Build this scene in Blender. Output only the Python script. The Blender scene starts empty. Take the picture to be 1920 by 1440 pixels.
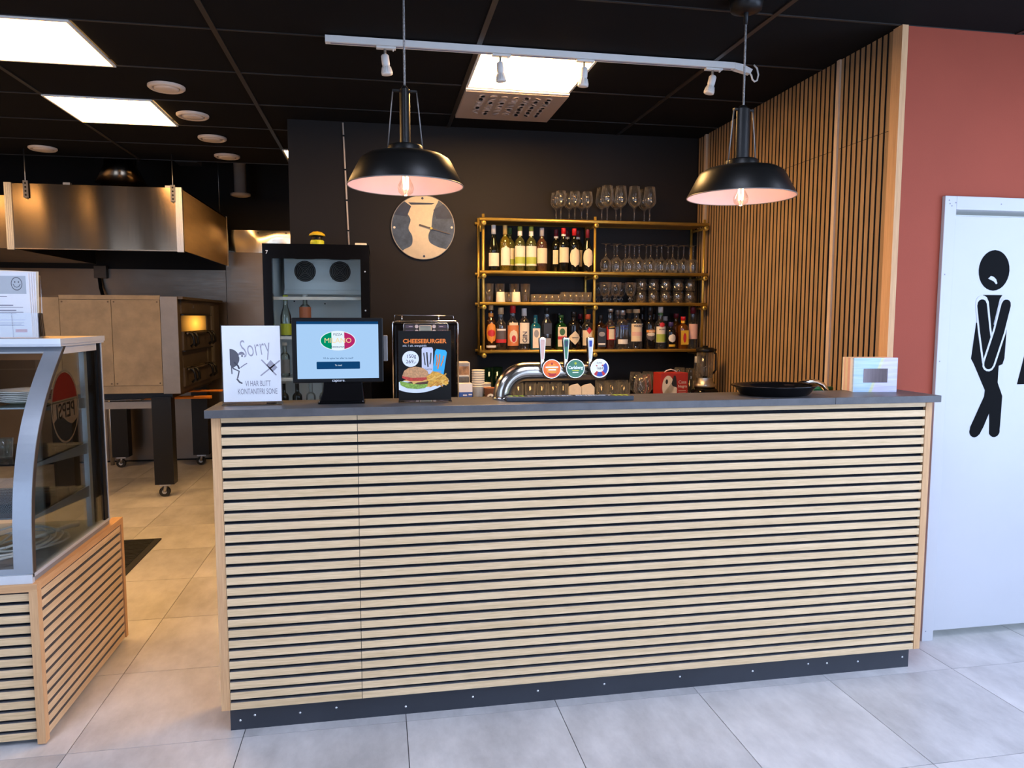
import bpy, math, random
from mathutils import Vector, Matrix
random.seed(7)
PI = math.pi
scene = bpy.context.scene
COL = scene.collection

# ------------------------------------------------------------------ camera
cam_d = bpy.data.cameras.new('camera')
cam = bpy.data.objects.new('camera', cam_d)
COL.objects.link(cam)
scene.camera = cam
yaw, pitch, roll = 0.180134518, -0.0908203685, 0.00106978047
cam.location = (0.516000913, -2.72629083, 1.55184594)
fw = Vector((math.sin(yaw)*math.cos(pitch), math.cos(yaw)*math.cos(pitch), math.sin(pitch)))
r0 = Vector((math.cos(yaw), -math.sin(yaw), 0))
u0 = r0.cross(fw)
rt = r0*math.cos(roll)+u0*math.sin(roll)
up = -r0*math.sin(roll)+u0*math.cos(roll)
cam.rotation_euler = Matrix(((rt.x, up.x, -fw.x), (rt.y, up.y, -fw.y), (rt.z, up.z, -fw.z))).to_euler()
cam_d.sensor_fit = 'HORIZONTAL'
cam_d.sensor_width = 36.0
cam_d.lens = 1374.73968/1920*36.0
cam_d.clip_start = 0.02
cam_d.clip_end = 100

# ------------------------------------------------------------------ world, daylight, exposure
world = bpy.data.worlds.new('world')
scene.world = world
world.use_nodes = True
bg = world.node_tree.nodes['Background']
bg.inputs[0].default_value = (0.62, 0.80, 1.0, 1)
bg.inputs[1].default_value = 1.0
vs = scene.view_settings
vs.view_transform = 'Standard'
vs.look = 'None'
vs.gamma = 1.0
vs.use_curve_mapping = False
vs.exposure = 0.0
scene.cycles.transparent_max_bounces = 48
scene.cycles.max_bounces = 12
scene.cycles.glossy_bounces = 6
scene.cycles.sample_clamp_indirect = 6.0

def daylight(loc, rot, sx, sy, energy, col):
    d = bpy.data.lights.new('daylight', 'AREA'); d.shape = 'RECTANGLE'
    d.size = sx; d.size_y = sy; d.energy = energy; d.color = col
    o = bpy.data.objects.new('daylight', d); COL.objects.link(o)
    o.location = loc; o.rotation_euler = rot
DAY = (0.52, 0.67, 1.0)
daylight((-2.5, -4.42, 1.45), (math.radians(82), 0, 0), 2.7, 2.4, 60, DAY)      # outside the left shop window
daylight((3.2, -4.42, 1.45), (math.radians(82), 0, 0), 2.5, 2.4, 112, DAY)       # outside the right shop window
daylight((5.02, -2.1, 1.5), (math.radians(80), 0, math.radians(90)), 3.3, 2.3, 130, DAY)   # outside the side window
LED_STRENGTH = 56.0
LED_KITCHEN = 34.0
LED_FILL = 24.0  # strength of unseen panels added to brighten the front floor
LED_COLOR = (1.0, 0.56, 0.20, 1)

# ------------------------------------------------------------------ helpers
def S(h):
    c = [int(h[i:i+2], 16)/255 for i in (0, 2, 4)]
    return tuple((x/12.92 if x <= .04045 else ((x+.055)/1.055)**2.4) for x in c)

def c4(c):
    if isinstance(c, str): c = S(c)
    return (c[0], c[1], c[2], 1)

def nodes_of(name):
    m = bpy.data.materials.new(name)
    m.use_nodes = True
    nt = m.node_tree
    return m, nt, nt.nodes['Principled BSDF'], nt.nodes['Material Output']

def mat(name, col, rough=.5, metal=0., spec=.5, noise=None, bump=None, coat=0., rand=0., stretch=(1, 1, 1), emit=None):
    """plain or mottled surface: noise=(scale, amount), bump=(scale, strength)"""
    m, nt, b, out = nodes_of(name)
    b.inputs['Base Color'].default_value = c4(col)
    b.inputs['Roughness'].default_value = rough
    b.inputs['Metallic'].default_value = metal
    b.inputs['Specular IOR Level'].default_value = spec
    b.inputs['Coat Weight'].default_value = coat
    if emit:
        b.inputs['Emission Color'].default_value = c4(emit[0])
        b.inputs['Emission Strength'].default_value = emit[1]
    if noise or bump or rand:
        tc = nt.nodes.new('ShaderNodeTexCoord')
        mp = nt.nodes.new('ShaderNodeMapping')
        mp.inputs['Scale'].default_value = stretch
        oi = nt.nodes.new('ShaderNodeObjectInfo')
        ad = nt.nodes.new('ShaderNodeVectorMath'); ad.operation = 'ADD'
        sc = nt.nodes.new('ShaderNodeVectorMath'); sc.operation = 'SCALE'
        sc.inputs[0].default_value = (13.7, 7.3, 9.1)
        nt.links.new(oi.outputs['Random'], sc.inputs['Scale'])
        nt.links.new(tc.outputs['Object'], ad.inputs[0])
        nt.links.new(sc.outputs[0], ad.inputs[1])
        nt.links.new(ad.outputs[0], mp.inputs['Vector'])
    if noise or rand:
        mx = nt.nodes.new('ShaderNodeMix'); mx.data_type = 'RGBA'
        c = c4(col); a = noise[1] if noise else rand
        mx.inputs['A'].default_value = tuple(max(0, x*(1-a)) for x in c[:3])+(1,)
        mx.inputs['B'].default_value = tuple(min(1, x*(1+a)) for x in c[:3])+(1,)
        if noise:
            n = nt.nodes.new('ShaderNodeTexNoise')
            n.inputs['Scale'].default_value = noise[0]
            n.inputs['Detail'].default_value = 6
            n.inputs['Roughness'].default_value = .65
            nt.links.new(mp.outputs[0], n.inputs['Vector'])
            mr = nt.nodes.new('ShaderNodeMapRange')
            mr.inputs['From Min'].default_value = .3
            mr.inputs['From Max'].default_value = .7
            nt.links.new(n.outputs['Fac'], mr.inputs['Value'])
            if rand:
                mm = nt.nodes.new('ShaderNodeMath'); mm.operation = 'MULTIPLY_ADD'
                m2 = nt.nodes.new('ShaderNodeMath'); m2.operation = 'MULTIPLY_ADD'
                m2.inputs[1].default_value = rand; m2.inputs[2].default_value = -rand/2
                nt.links.new(oi.outputs['Random'], m2.inputs[0])
                mm.inputs[1].default_value = 1-rand
                nt.links.new(mr.outputs[0], mm.inputs[0]); nt.links.new(m2.outputs[0], mm.inputs[2])
                nt.links.new(mm.outputs[0], mx.inputs['Factor'])
            else:
                nt.links.new(mr.outputs[0], mx.inputs['Factor'])
        else:
            nt.links.new(oi.outputs['Random'], mx.inputs['Factor'])
        nt.links.new(mx.outputs['Result'], b.inputs['Base Color'])
    if bump:
        n = nt.nodes.new('ShaderNodeTexNoise')
        n.inputs['Scale'].default_value = bump[0]
        n.inputs['Detail'].default_value = 4
        nt.links.new(mp.outputs[0], n.inputs['Vector'])
        bp = nt.nodes.new('ShaderNodeBump')
        bp.inputs['Strength'].default_value = bump[1]
        bp.inputs['Distance'].default_value = .01
        nt.links.new(n.outputs['Fac'], bp.inputs['Height'])
        nt.links.new(bp.outputs[0], b.inputs['Normal'])
    return m

def thin_glass(name, tint=(.93, .96, .96), gloss=1.0, body=0., body_col=(.5, .5, .5), base=.03, rough=.02, edge=0.):
    """thin pane / hollow glass: clear through, mirror by angle; body = share of coloured scattering (filled bottles), edge = painted rim highlight"""
    m = bpy.data.materials.new(name); m.use_nodes = True
    nt = m.node_tree
    nt.nodes.clear()
    out = nt.nodes.new('ShaderNodeOutputMaterial')
    tr = nt.nodes.new('ShaderNodeBsdfTransparent'); tr.inputs[0].default_value = c4(tint)
    gl = nt.nodes.new('ShaderNodeBsdfGlossy'); gl.inputs['Roughness'].default_value = rough
    lw = nt.nodes.new('ShaderNodeFresnel'); lw.inputs['IOR'].default_value = 1.5
    ml = nt.nodes.new('ShaderNodeMath'); ml.operation = 'MULTIPLY_ADD'
    ml.inputs[1].default_value = gloss; ml.inputs[2].default_value = base
    ml.use_clamp = True
    nt.links.new(lw.outputs[0], ml.inputs[0])
    mx = nt.nodes.new('ShaderNodeMixShader')
    src = tr
    if body:
        df = nt.nodes.new('ShaderNodeBsdfDiffuse'); df.inputs[0].default_value = c4(body_col)
        tl = nt.nodes.new('ShaderNodeBsdfTranslucent'); tl.inputs[0].default_value = c4(body_col)
        ma = nt.nodes.new('ShaderNodeMixShader'); ma.inputs[0].default_value = .5
        nt.links.new(df.outputs[0], ma.inputs[1]); nt.links.new(tl.outputs[0], ma.inputs[2])
        mb = nt.nodes.new('ShaderNodeMixShader'); mb.inputs[0].default_value = body
        if edge:  # pale rim highlight painted in by facing angle
            fc_ = nt.nodes.new('ShaderNodeLayerWeight'); fc_.inputs['Blend'].default_value = .5
            p4 = nt.nodes.new('ShaderNodeMath'); p4.operation = 'POWER'; p4.inputs[1].default_value = 4
            me_ = nt.nodes.new('ShaderNodeMath'); me_.operation = 'MULTIPLY_ADD'; me_.inputs[1].default_value = edge; me_.inputs[2].default_value = body
            nt.links.new(fc_.outputs['Facing'], p4.inputs[0]); nt.links.new(p4.outputs[0], me_.inputs[0]); nt.links.new(me_.outputs[0], mb.inputs[0])
        nt.links.new(tr.outputs[0], mb.inputs[1]); nt.links.new(ma.outputs[0], mb.inputs[2])
        src = mb
    nt.links.new(ml.outputs[0], mx.inputs[0])
    nt.links.new(src.outputs[0], mx.inputs[1]); nt.links.new(gl.outputs[0], mx.inputs[2])
    nt.links.new(mx.outputs[0], out.inputs[0])
    return m

def wood(name, c1, c2, axis, fine=60, rough=.55, rand=.25):
    """straight-grained timber, grain along axis 0/1/2 of the object"""
    m, nt, b, out = nodes_of(name)
    tc = nt.nodes.new('ShaderNodeTexCoord'); oi = nt.nodes.new('ShaderNodeObjectInfo')
    sc = nt.nodes.new('ShaderNodeVectorMath'); sc.operation = 'SCALE'
    sc.inputs[0].default_value = (17.1, 11.3, 23.9)
    ad = nt.nodes.new('ShaderNodeVectorMath'); ad.operation = 'ADD'
    nt.links.new(oi.outputs['Random'], sc.inputs['Scale'])
    nt.links.new(tc.outputs['Object'], ad.inputs[0]); nt.links.new(sc.outputs[0], ad.inputs[1])
    mp = nt.nodes.new('ShaderNodeMapping')
    s = [1, 1, 1]; s[axis] = .035
    mp.inputs['Scale'].default_value = s
    nt.links.new(ad.outputs[0], mp.inputs['Vector'])
    n = nt.nodes.new('ShaderNodeTexNoise'); n.inputs['Scale'].default_value = fine*4
    n.inputs['Detail'].default_value = 5; n.inputs['Roughness'].default_value = .6
    nt.links.new(mp.outputs[0], n.inputs['Vector'])
    n2 = nt.nodes.new('ShaderNodeTexNoise'); n2.inputs['Scale'].default_value = fine*.4
    nt.links.new(mp.outputs[0], n2.inputs['Vector'])
    av = nt.nodes.new('ShaderNodeMath'); av.operation = 'MULTIPLY_ADD'; av.inputs[1].default_value = .6
    nt.links.new(n.outputs['Fac'], av.inputs[0])
    m2 = nt.nodes.new('ShaderNodeMath'); m2.operation = 'MULTIPLY_ADD'; m2.inputs[1].default_value = .4; m2.inputs[2].default_value = 0
    nt.links.new(n2.outputs['Fac'], m2.inputs[0]); nt.links.new(m2.outputs[0], av.inputs[2])
    rp = nt.nodes.new('ShaderNodeMapRange'); rp.inputs['From Min'].default_value = .36; rp.inputs['From Max'].default_value = .64
    nt.links.new(av.outputs[0], rp.inputs['Value'])
    mr = nt.nodes.new('ShaderNodeMath'); mr.operation = 'MULTIPLY_ADD'; mr.inputs[1].default_value = rand; mr.inputs[2].default_value = -rand/2
    nt.links.new(oi.outputs['Random'], mr.inputs[0])
    sm = nt.nodes.new('ShaderNodeMath'); sm.operation = 'ADD'; sm.use_clamp = True
    nt.links.new(rp.outputs[0], sm.inputs[0]); nt.links.new(mr.outputs[0], sm.inputs[1])
    mx = nt.nodes.new('ShaderNodeMix'); mx.data_type = 'RGBA'
    mx.inputs['A'].default_value = c4(c1); mx.inputs['B'].default_value = c4(c2)
    nt.links.new(sm.outputs[0], mx.inputs['Factor'])
    nt.links.new(mx.outputs['Result'], b.inputs['Base Color'])
    b.inputs['Roughness'].default_value = rough
    b.inputs['Specular IOR Level'].default_value = .3
    return m

def steel(name, col, rough=.28, stretch=(60, 60, 1), streak=.25, bump=(2.0, .25), bs=(1, 1, 1)):
    m, nt, b, out = nodes_of(name)
    b.inputs['Metallic'].default_value = 1
    tc = nt.nodes.new('ShaderNodeTexCoord'); mp = nt.nodes.new('ShaderNodeMapping')
    mp.inputs['Scale'].default_value = stretch
    nt.links.new(tc.outputs['Object'], mp.inputs['Vector'])
    n = nt.nodes.new('ShaderNodeTexNoise'); n.inputs['Scale'].default_value = 3; n.inputs['Detail'].default_value = 3
    nt.links.new(mp.outputs[0], n.inputs['Vector'])
    mr = nt.nodes.new('ShaderNodeMapRange'); mr.inputs['To Min'].default_value = rough*(1-streak); mr.inputs['To Max'].default_value = rough*(1+streak)
    nt.links.new(n.outputs['Fac'], mr.inputs['Value']); nt.links.new(mr.outputs[0], b.inputs['Roughness'])
    n2 = nt.nodes.new('ShaderNodeTexNoise'); n2.inputs['Scale'].default_value = 5; n2.inputs['Detail'].default_value = 5
    nt.links.new(tc.outputs['Object'], n2.inputs['Vector'])
    mx = nt.nodes.new('ShaderNodeMix'); mx.data_type = 'RGBA'
    c = c4(col)
    mx.inputs['A'].default_value = tuple(x*.8 for x in c[:3])+(1,); mx.inputs['B'].default_value = tuple(min(1, x*1.1) for x in c[:3])+(1,)
    nt.links.new(n2.outputs['Fac'], mx.inputs['Factor']); nt.links.new(mx.outputs['Result'], b.inputs['Base Color'])
    n3 = nt.nodes.new('ShaderNodeTexNoise'); n3.inputs['Scale'].default_value = bump[0]; n3.inputs['Detail'].default_value = 1
    mp3 = nt.nodes.new('ShaderNodeMapping'); mp3.inputs['Scale'].default_value = bs
    nt.links.new(tc.outputs['Object'], mp3.inputs['Vector']); nt.links.new(mp3.outputs[0], n3.inputs['Vector'])
    bp = nt.nodes.new('ShaderNodeBump'); bp.inputs['Strength'].default_value = bump[1]; bp.inputs['Distance'].default_value = .05
    nt.links.new(n3.outputs['Fac'], bp.inputs['Height']); nt.links.new(bp.outputs[0], b.inputs['Normal'])
    return m

def emission(name, col, strength):
    m = bpy.data.materials.new(name); m.use_nodes = True
    nt = m.node_tree; nt.nodes.clear()
    out = nt.nodes.new('ShaderNodeOutputMaterial'); e = nt.nodes.new('ShaderNodeEmission')
    e.inputs[0].default_value = c4(col); e.inputs[1].default_value = strength
    nt.links.new(e.outputs[0], out.inputs[0])
    return m

ORG = {}

class MB:
    def __init__(s): s.v = []; s.f = []; s.m = []; s.sm = []
    def add(s, vs, fs, m=0, smooth=False):
        k = len(s.v); s.v += [tuple(p) for p in vs]
        for f in fs:
            s.f.append(tuple(i+k for i in f)); s.m.append(m); s.sm.append(smooth)
        return s
    def box(s, a, b, m=0):
        x0, y0, z0 = a; x1, y1, z1 = b
        return s.add([(x0, y0, z0), (x1, y0, z0), (x1, y1, z0), (x0, y1, z0), (x0, y0, z1), (x1, y0, z1), (x1, y1, z1), (x0, y1, z1)],
                     [(3, 2, 1, 0), (4, 5, 6, 7), (0, 1, 5, 4), (1, 2, 6, 5), (2, 3, 7, 6), (3, 0, 4, 7)], m)
    def slat(s, a, b, face):
        """veneered batten: material 0 on one face, 1 on the rest"""
        k = len(s.f); s.box(a, b, 1); s.m[k+face] = 0
        return s
    def lathe(s, prof, n=16, c=(0, 0, 0), m=0, smooth=True, a0=0, square=0.):
        """prof: (r, z) from bottom to top, r=0 closes; square>0 makes a rounded square section"""
        vs = []; idx = []
        for r, z in prof:
            if r <= 1e-6:
                idx.append([len(vs)]); vs.append((c[0], c[1], c[2]+z))
            else:
                ring = []
                for i in range(n):
                    t = a0+2*PI*i/n
                    k = 1.0
                    if square:
                        q = max(abs(math.cos(t)), abs(math.sin(t)))
                        k = (1-square)+square*min(1.28, 1/q)
                    ring.append(len(vs)); vs.append((c[0]+r*k*math.cos(t), c[1]+r*k*math.sin(t), c[2]+z))
                idx.append(ring)
        fs = []
        for a, b in zip(idx[:-1], idx[1:]):
            if len(a) == 1 and len(b) == 1: continue
            for i in range(n):
                j = (i+1) % n
                if len(a) == 1: fs.append((a[0], b[j], b[i]))
                elif len(b) == 1: fs.append((a[i], a[j], b[0]))
                else: fs.append((a[i], a[j], b[j], b[i]))
        return s.add(vs, fs, m, smooth)
    def tube(s, pts, r, n=8, m=0, cap=True, closed=False, smooth=True):
        pts = [Vector(p) for p in pts]; N = len(pts)
        rs = r if isinstance(r, (list, tuple)) else [r]*N
        vs = []; prev = None
        for i, p in enumerate(pts):
            if closed: t = pts[(i+1) % N]-pts[i-1]
            elif i == 0: t = pts[1]-pts[0]
            elif i == N-1: t = pts[-1]-pts[-2]
            else: t = (pts[i+1]-pts[i]).normalized()+(pts[i]-pts[i-1]).normalized()
            t.normalize()
            if prev is None:
                a = Vector((0, 0, 1)) if abs(t.z) < .9 else Vector((1, 0, 0))
                u = t.cross(a).normalized()
            else:
                u = (prev-t*prev.dot(t)).normalized()
            prev = u; w = t.cross(u)
            for k in range(n):
                q = 2*PI*k/n
                vs.append(p+(u*math.cos(q)+w*math.sin(q))*rs[i])
        fs = []
        for i in range(N if closed else N-1):
            a = i*n; b = ((i+1) % N)*n
            for k in range(n):
                j = (k+1) % n
                fs.append((a+k, a+j, b+j, b+k))
        s.add(vs, fs, m, smooth)
        if cap and not closed:
            k = len(s.v)-len(vs)
            s.f.append(tuple(k+i for i in reversed(range(n)))); s.m.append(m); s.sm.append(False)
            e = k+(N-1)*n
            s.f.append(tuple(e+i for i in range(n))); s.m.append(m); s.sm.append(False)
        return s
    def cyl(s, a, b, r, n=12, m=0, r2=None):
        return s.tube([a, b], [r, r if r2 is None else r2], n, m)
    def prism(s, poly, d0, d1, frame, m=0):
        """poly 2D in frame (o,u,v), extruded from d0 to d1 along u x v"""
        o, u, v = [Vector(q) for q in frame]; w = u.cross(v)
        n = len(poly)
        vs = [o+u*p[0]+v*p[1]+w*d0 for p in poly]+[o+u*p[0]+v*p[1]+w*d1 for p in poly]
        area = sum(poly[i-1][0]*poly[i][1]-poly[i][0]*poly[i-1][1] for i in range(n))
        fs = [tuple(range(n, 2*n)), tuple(reversed(range(n)))]+[(i, (i+1) % n, n+(i+1) % n, n+i) for i in range(n)]
        if area < 0: fs = [tuple(reversed(f)) for f in fs]
        return s.add(vs, fs, m)
    def mesh(s, name, mats, off=(0, 0, 0)):
        me = bpy.data.meshes.new(name)
        me.from_pydata([(x-off[0], y-off[1], z-off[2]) for x, y, z in s.v], [], s.f)
        for m in (mats if isinstance(mats, (list, tuple)) else [mats]): me.materials.append(m)
        me.polygons.foreach_set('material_index', s.m)
        me.polygons.foreach_set('use_smooth', s.sm)
        me.update()
        return me
    def build(s, name, mats, parent=None, world=True, bevel=0, loc=None):
        """world=True: vertices are in room coordinates"""
        off = ORG.get(parent.name, (0, 0, 0)) if (parent and world) else (0, 0, 0)
        if loc is not None: off = loc
        me = s.mesh(name, mats, off)
        o = bpy.data.objects.new(name, me); COL.objects.link(o)
        if parent:
            o.parent = parent; ORG[o.name] = ORG.get(parent.name, (0, 0, 0))
        if loc is not None and not parent:
            o.location = loc; ORG[o.name] = tuple(loc)
        elif not parent: ORG[o.name] = (0, 0, 0)
        if bevel:
            b = o.modifiers.new('bevel', 'BEVEL'); b.width = bevel; b.segments = 2; b.limit_method = 'ANGLE'
        return o

def tag(o, label=None, cat=None, group=None, kind=None):
    if label: o['label'] = label
    if cat: o['category'] = cat
    if group: o['group'] = group
    if kind: o['kind'] = kind
    return o

def thing(name, label, cat, loc=(0, 0, 0), rz=0, group=None):
    o = bpy.data.objects.new(name, None); COL.objects.link(o)
    o.empty_display_size = .05
    o.location = loc; o.rotation_euler = (0, 0, rz); ORG[o.name] = tuple(loc)
    return tag(o, label, cat, group)

def put(name, me, loc, parent=None, rot=None):
    """object that shares mesh data; loc in parent space"""
    o = bpy.data.objects.new(name, me); COL.objects.link(o); o.location = loc
    if rot: o.rotation_euler = rot
    if parent: o.parent = parent
    return o

def copy_tree(o, loc=None, label=None, rz=None, parent=None):
    c = o.copy(); COL.objects.link(c)
    if parent: c.parent = parent
    if loc is not None: c.location = loc
    if rz is not None: c.rotation_euler = (0, 0, rz)
    if label: c['label'] = label
    for ch in o.children: copy_tree(ch, parent=c)
    return c

def text(body, size, m, parent, frame, xy, off=.0006, align='CENTER', sx=1., name='lettering', rot=0, world=True, bold=0, mirror=False, ext=.0002, width=None):
    """flat lettering laid in frame (o,u,v)"""
    cu = bpy.data.curves.new('t', 'FONT'); cu.body = body; cu.size = size
    cu.align_x = align; cu.align_y = 'CENTER'; cu.resolution_u = 3; cu.offset = bold; cu.extrude = ext
    ob = bpy.data.objects.new('t', cu)
    me = bpy.data.meshes.new_from_object(ob)
    bpy.data.objects.remove(ob)
    if width:
        xs_ = [p.co.x for p in me.vertices]; sx = width/(max(xs_)-min(xs_))
    o, u, v = [Vector(q) for q in frame]; w = u.cross(v)
    par = Vector(ORG.get(parent.name, (0, 0, 0))) if (parent and world) else Vector((0, 0, 0))
    ca, sa = math.cos(rot), math.sin(rot)
    for vt in me.vertices:
        x, y = vt.co.x*sx, vt.co.y
        if mirror: x = -x
        x, y = x*ca-y*sa+xy[0], x*sa+y*ca+xy[1]
        vt.co = o+u*x+v*y+w*(off+vt.co.z)-par
    me.materials.clear(); me.materials.append(m)
    me.name = name
    t = bpy.data.objects.new(name, me); COL.objects.link(t)
    if parent: t.parent = parent; ORG[t.name] = ORG.get(parent.name, (0, 0, 0))
    return t

def ell(cx, cy, rx, ry, n=28, a0=0, a1=2*PI, rot=0):
    full = abs(a1-a0-2*PI) < 1e-6
    p = []
    for i in range(n if full else n+1):
        t = a0+(a1-a0)*i/n
        x, y = rx*math.cos(t), ry*math.sin(t)
        p.append((cx+x*math.cos(rot)-y*math.sin(rot), cy+x*math.sin(rot)+y*math.cos(rot)))
    return p

def stroke(pts, w):
    """2D polyline as a ribbon polygon with round ends"""
    L = []; R = []
    for i, p in enumerate(pts):
        a = pts[max(0, i-1)]; b = pts[min(len(pts)-1, i+1)]
        dx, dy = b[0]-a[0], b[1]-a[1]; l = math.hypot(dx, dy) or 1
        nx, ny = -dy/l*w/2, dx/l*w/2
        L.append((p[0]+nx, p[1]+ny)); R.append((p[0]-nx, p[1]-ny))
    def cap(p, q):
        dx, dy = p[0]-q[0], p[1]-q[1]; a = math.atan2(dy, dx)
        return [(p[0]+math.cos(a+t)*w/2, p[1]+math.sin(a+t)*w/2) for t in (.9, .45, 0, -.45, -.9)]
    return L+cap(pts[-1], pts[-2])[0:5]+R[::-1]+cap(pts[0], pts[1])

def decal(name, polys, m, parent, frame, off=.0005, th=.0002, world=True):
    b = MB()
    for p in polys: b.prism(p, off, off+th, frame)
    return b.build(name, m, parent, world)
# ------------------------------------------------------------------ materials
M = {}
M['tile'] = mat('floor tile', 'cac7c7', .36, noise=(5.5, .30), rand=.25, stretch=(1, .5, 1), bump=(40, .03))
M['grout'] = mat('grout', '2c2b2d', .9, noise=(30, .2))
M['ceil'] = mat('ceiling tile black', (.0045, .0038, .0035), .92, noise=(4, .15), spec=.15)
M['rail'] = mat('ceiling rail', (.022, .018, .015), .45, noise=(6, .1))
M['ceilwhite'] = mat('white enamel', 'e6e2da', .4, noise=(8, .03))
M['wall_dark'] = mat('brown black paint', (.0118, .0090, .0072), .6, spec=.25, noise=(1.2, .08), bump=(160, .04))
M['wall_red'] = mat('terracotta paint', (.33, .066, .036), .65, spec=.2, noise=(1.5, .05), bump=(160, .04))
M['wall_plain'] = mat('warm grey plaster', (.42, .40, .38), .8, noise=(1.2, .06))
M['wall_pier'] = mat('dark brown plaster', (.10, .08, .07), .8, noise=(1.2, .06))
M['felt'] = mat('black felt', (.012, .013, .017), .95, noise=(80, .3), spec=.2)
M['oak_x'] = wood('pale oak veneer', (.60, .42, .23), (.82, .61, .375), 0, fine=110, rand=.07)
M['oak_y'] = wood('pale oak veneer side', (.58, .41, .23), (.80, .61, .38), 1, fine=110, rand=.07)
M['oak_z'] = wood('oak veneer wall', (.27, .165, .08), (.40, .262, .14), 2, rand=.12)
M['pine_x'] = wood('pine trim x', (.56, .31, .145), (.70, .43, .22), 0, rand=.15)
M['pine_y'] = wood('pine trim y', (.56, .31, .145), (.70, .43, .22), 1, rand=.15)
M['pine_z'] = wood('pine trim z', (.56, .31, .145), (.70, .43, .22), 2, rand=.15)
M['pale_z'] = wood('pale trim strip', (.52, .38, .26), (.64, .50, .36), 2, rand=.1)
M['mdf'] = mat('dark fibreboard', (.14, .14, .155), .8, noise=(60, .2))
M['mdf2'] = mat('black fibreboard', (.010, .009, .008), .9, noise=(60, .2))
M['white'] = mat('white lacquer', (.54, .545, .575), .38, noise=(2, .02))
M['black_print'] = mat('black vinyl', (.003, .003, .0035), .35, spec=.03)
M['kick'] = mat('charcoal kick plate', (.026, .030, .040), .5, noise=(3, .15))
M['stone'] = mat('slate laminate', (.080, .078, .082), .40, noise=(14, .22), bump=(120, .05))
M['screw'] = mat('zinc screw', (.75, .75, .76), .3, metal=.9, noise=(200, .1))
M['black'] = mat('black plastic', (.006, .006, .0065), .35, spec=.25, noise=(60, .15))
M['blackgloss'] = mat('black gloss', (.004, .004, .0045), .12, spec=.25, noise=(20, .1))
M['blackmatte'] = mat('black powder coat', (.0065, .006, .0055), .38, spec=.28, noise=(60, .15))
M['steel'] = steel('brushed steel', (.25, .185, .125), .20, (70, 70, 1), bump=(2.4, .20), bs=(1, 1, .03))
M['steel_h'] = steel('brushed steel horizontal', (.36, .28, .20), .30, (1, 70, 70), bump=(1.6, .2))
M['steel_wall'] = steel('steel cladding', (.20, .16, .125), .36, (2, 2, 30), bump=(1.3, .4))
M['steel_side'] = mat('gold-lit steel side', (.46, .31, .16), .40, metal=.5, noise=(2.5, .25), stretch=(1, .4, 2))  # lit gold look of this hood side is put into its colour
M['chrome'] = mat('chrome', (.80, .80, .80), .10, metal=1, noise=(40, .02))
M['chrome_soft'] = steel('satin chrome pipe', (.50, .46, .40), .20, (1, 80, 80), bump=(2, .02))
M['alu'] = mat('aluminium', (.50, .49, .47), .38, metal=1, noise=(60, .06))
M['enamel'] = mat('greasy grey enamel', (.22, .185, .142), .5, noise=(5, .26), bump=(30, .05))
M['enamel2'] = mat('grey steel trim', (.22, .205, .195), .4, metal=.5, noise=(5, .12))
M['oven_dark'] = mat('dark bronze enamel', (.085, .066, .05), .42, metal=.4, noise=(6, .2))
M['gold'] = mat('brass tube', (.62, .42, .09), .38, metal=.7, noise=(30, .08))
M['goldboard'] = mat('brass board', (.42, .26, .07), .4, metal=.7, noise=(8, .1))
M['glass'] = thin_glass('clear glass', (.975, .98, .98), gloss=.45, base=.012, body=.016, body_col=(.9, .88, .82), edge=.50)  # pale scattering paints in a haze and bright rim highlights
M['pane'] = thin_glass('window pane', (.90, .93, .92), base=0., gloss=.6)
M['acryl'] = thin_glass('clear acrylic', (.95, .95, .96), base=.05)
M['led'] = emission('lit diffuser', LED_COLOR, LED_STRENGTH)
M['led_n'] = emission('lit diffuser near', LED_COLOR, 13.0)
M['led_k'] = emission('lit diffuser kitchen', LED_COLOR, LED_KITCHEN)
M['led_fill'] = emission('fill diffuser', (.72, .79, 1.0), LED_FILL)  # cool fill for the added panels over the front floor
M['rubber'] = mat('rubber', (.02, .02, .02), .8, noise=(50, .2))
M['paper'] = mat('white paper', (.80, .81, .84), .7, noise=(10, .02))
M['grey_ink'] = mat('grey ink', (.24, .235, .29), .8, noise=(20, .05))
M['dark_ink'] = mat('dark ink', (.06, .06, .08), .8, noise=(20, .05))
M['navy'] = mat('navy print', (.016, .03, .065), .5, noise=(12, .3))
M['cream'] = mat('cream label', (.74, .62, .43), .7, noise=(40, .06))
M['cream2'] = mat('ivory label', (.78, .70, .56), .7, noise=(40, .06))
def plain(k, col, rough=.5, **kw):
    M[k] = mat(k.replace('_', ' '), col, rough, noise=kw.pop('noise', (40, .06)), **kw)
    return M[k]

# ------------------------------------------------------------------ the setting
CH = 2.84
# floor: grout bed with single tiles
fl = tag(MB().box((-4.2, -4.2, -.12), (4.8, 5.7, -.004)).build('floor', M['grout']), kind='structure')
tm = MB()
g = .0016
tm.box((g, g, -.004), (.6-g, .6-g, 0)); tme = tm.mesh('floor_tile', M['tile'])
for i in range(-7, 8):
    for j in range(-7, 10):
        x, y = i*.6, j*.6
        if y > 5.0 and x > .4: continue
        if y > 2.4 and x > .5: continue
        put('floor_tile', tme, (x, y, 0), fl)
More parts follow.
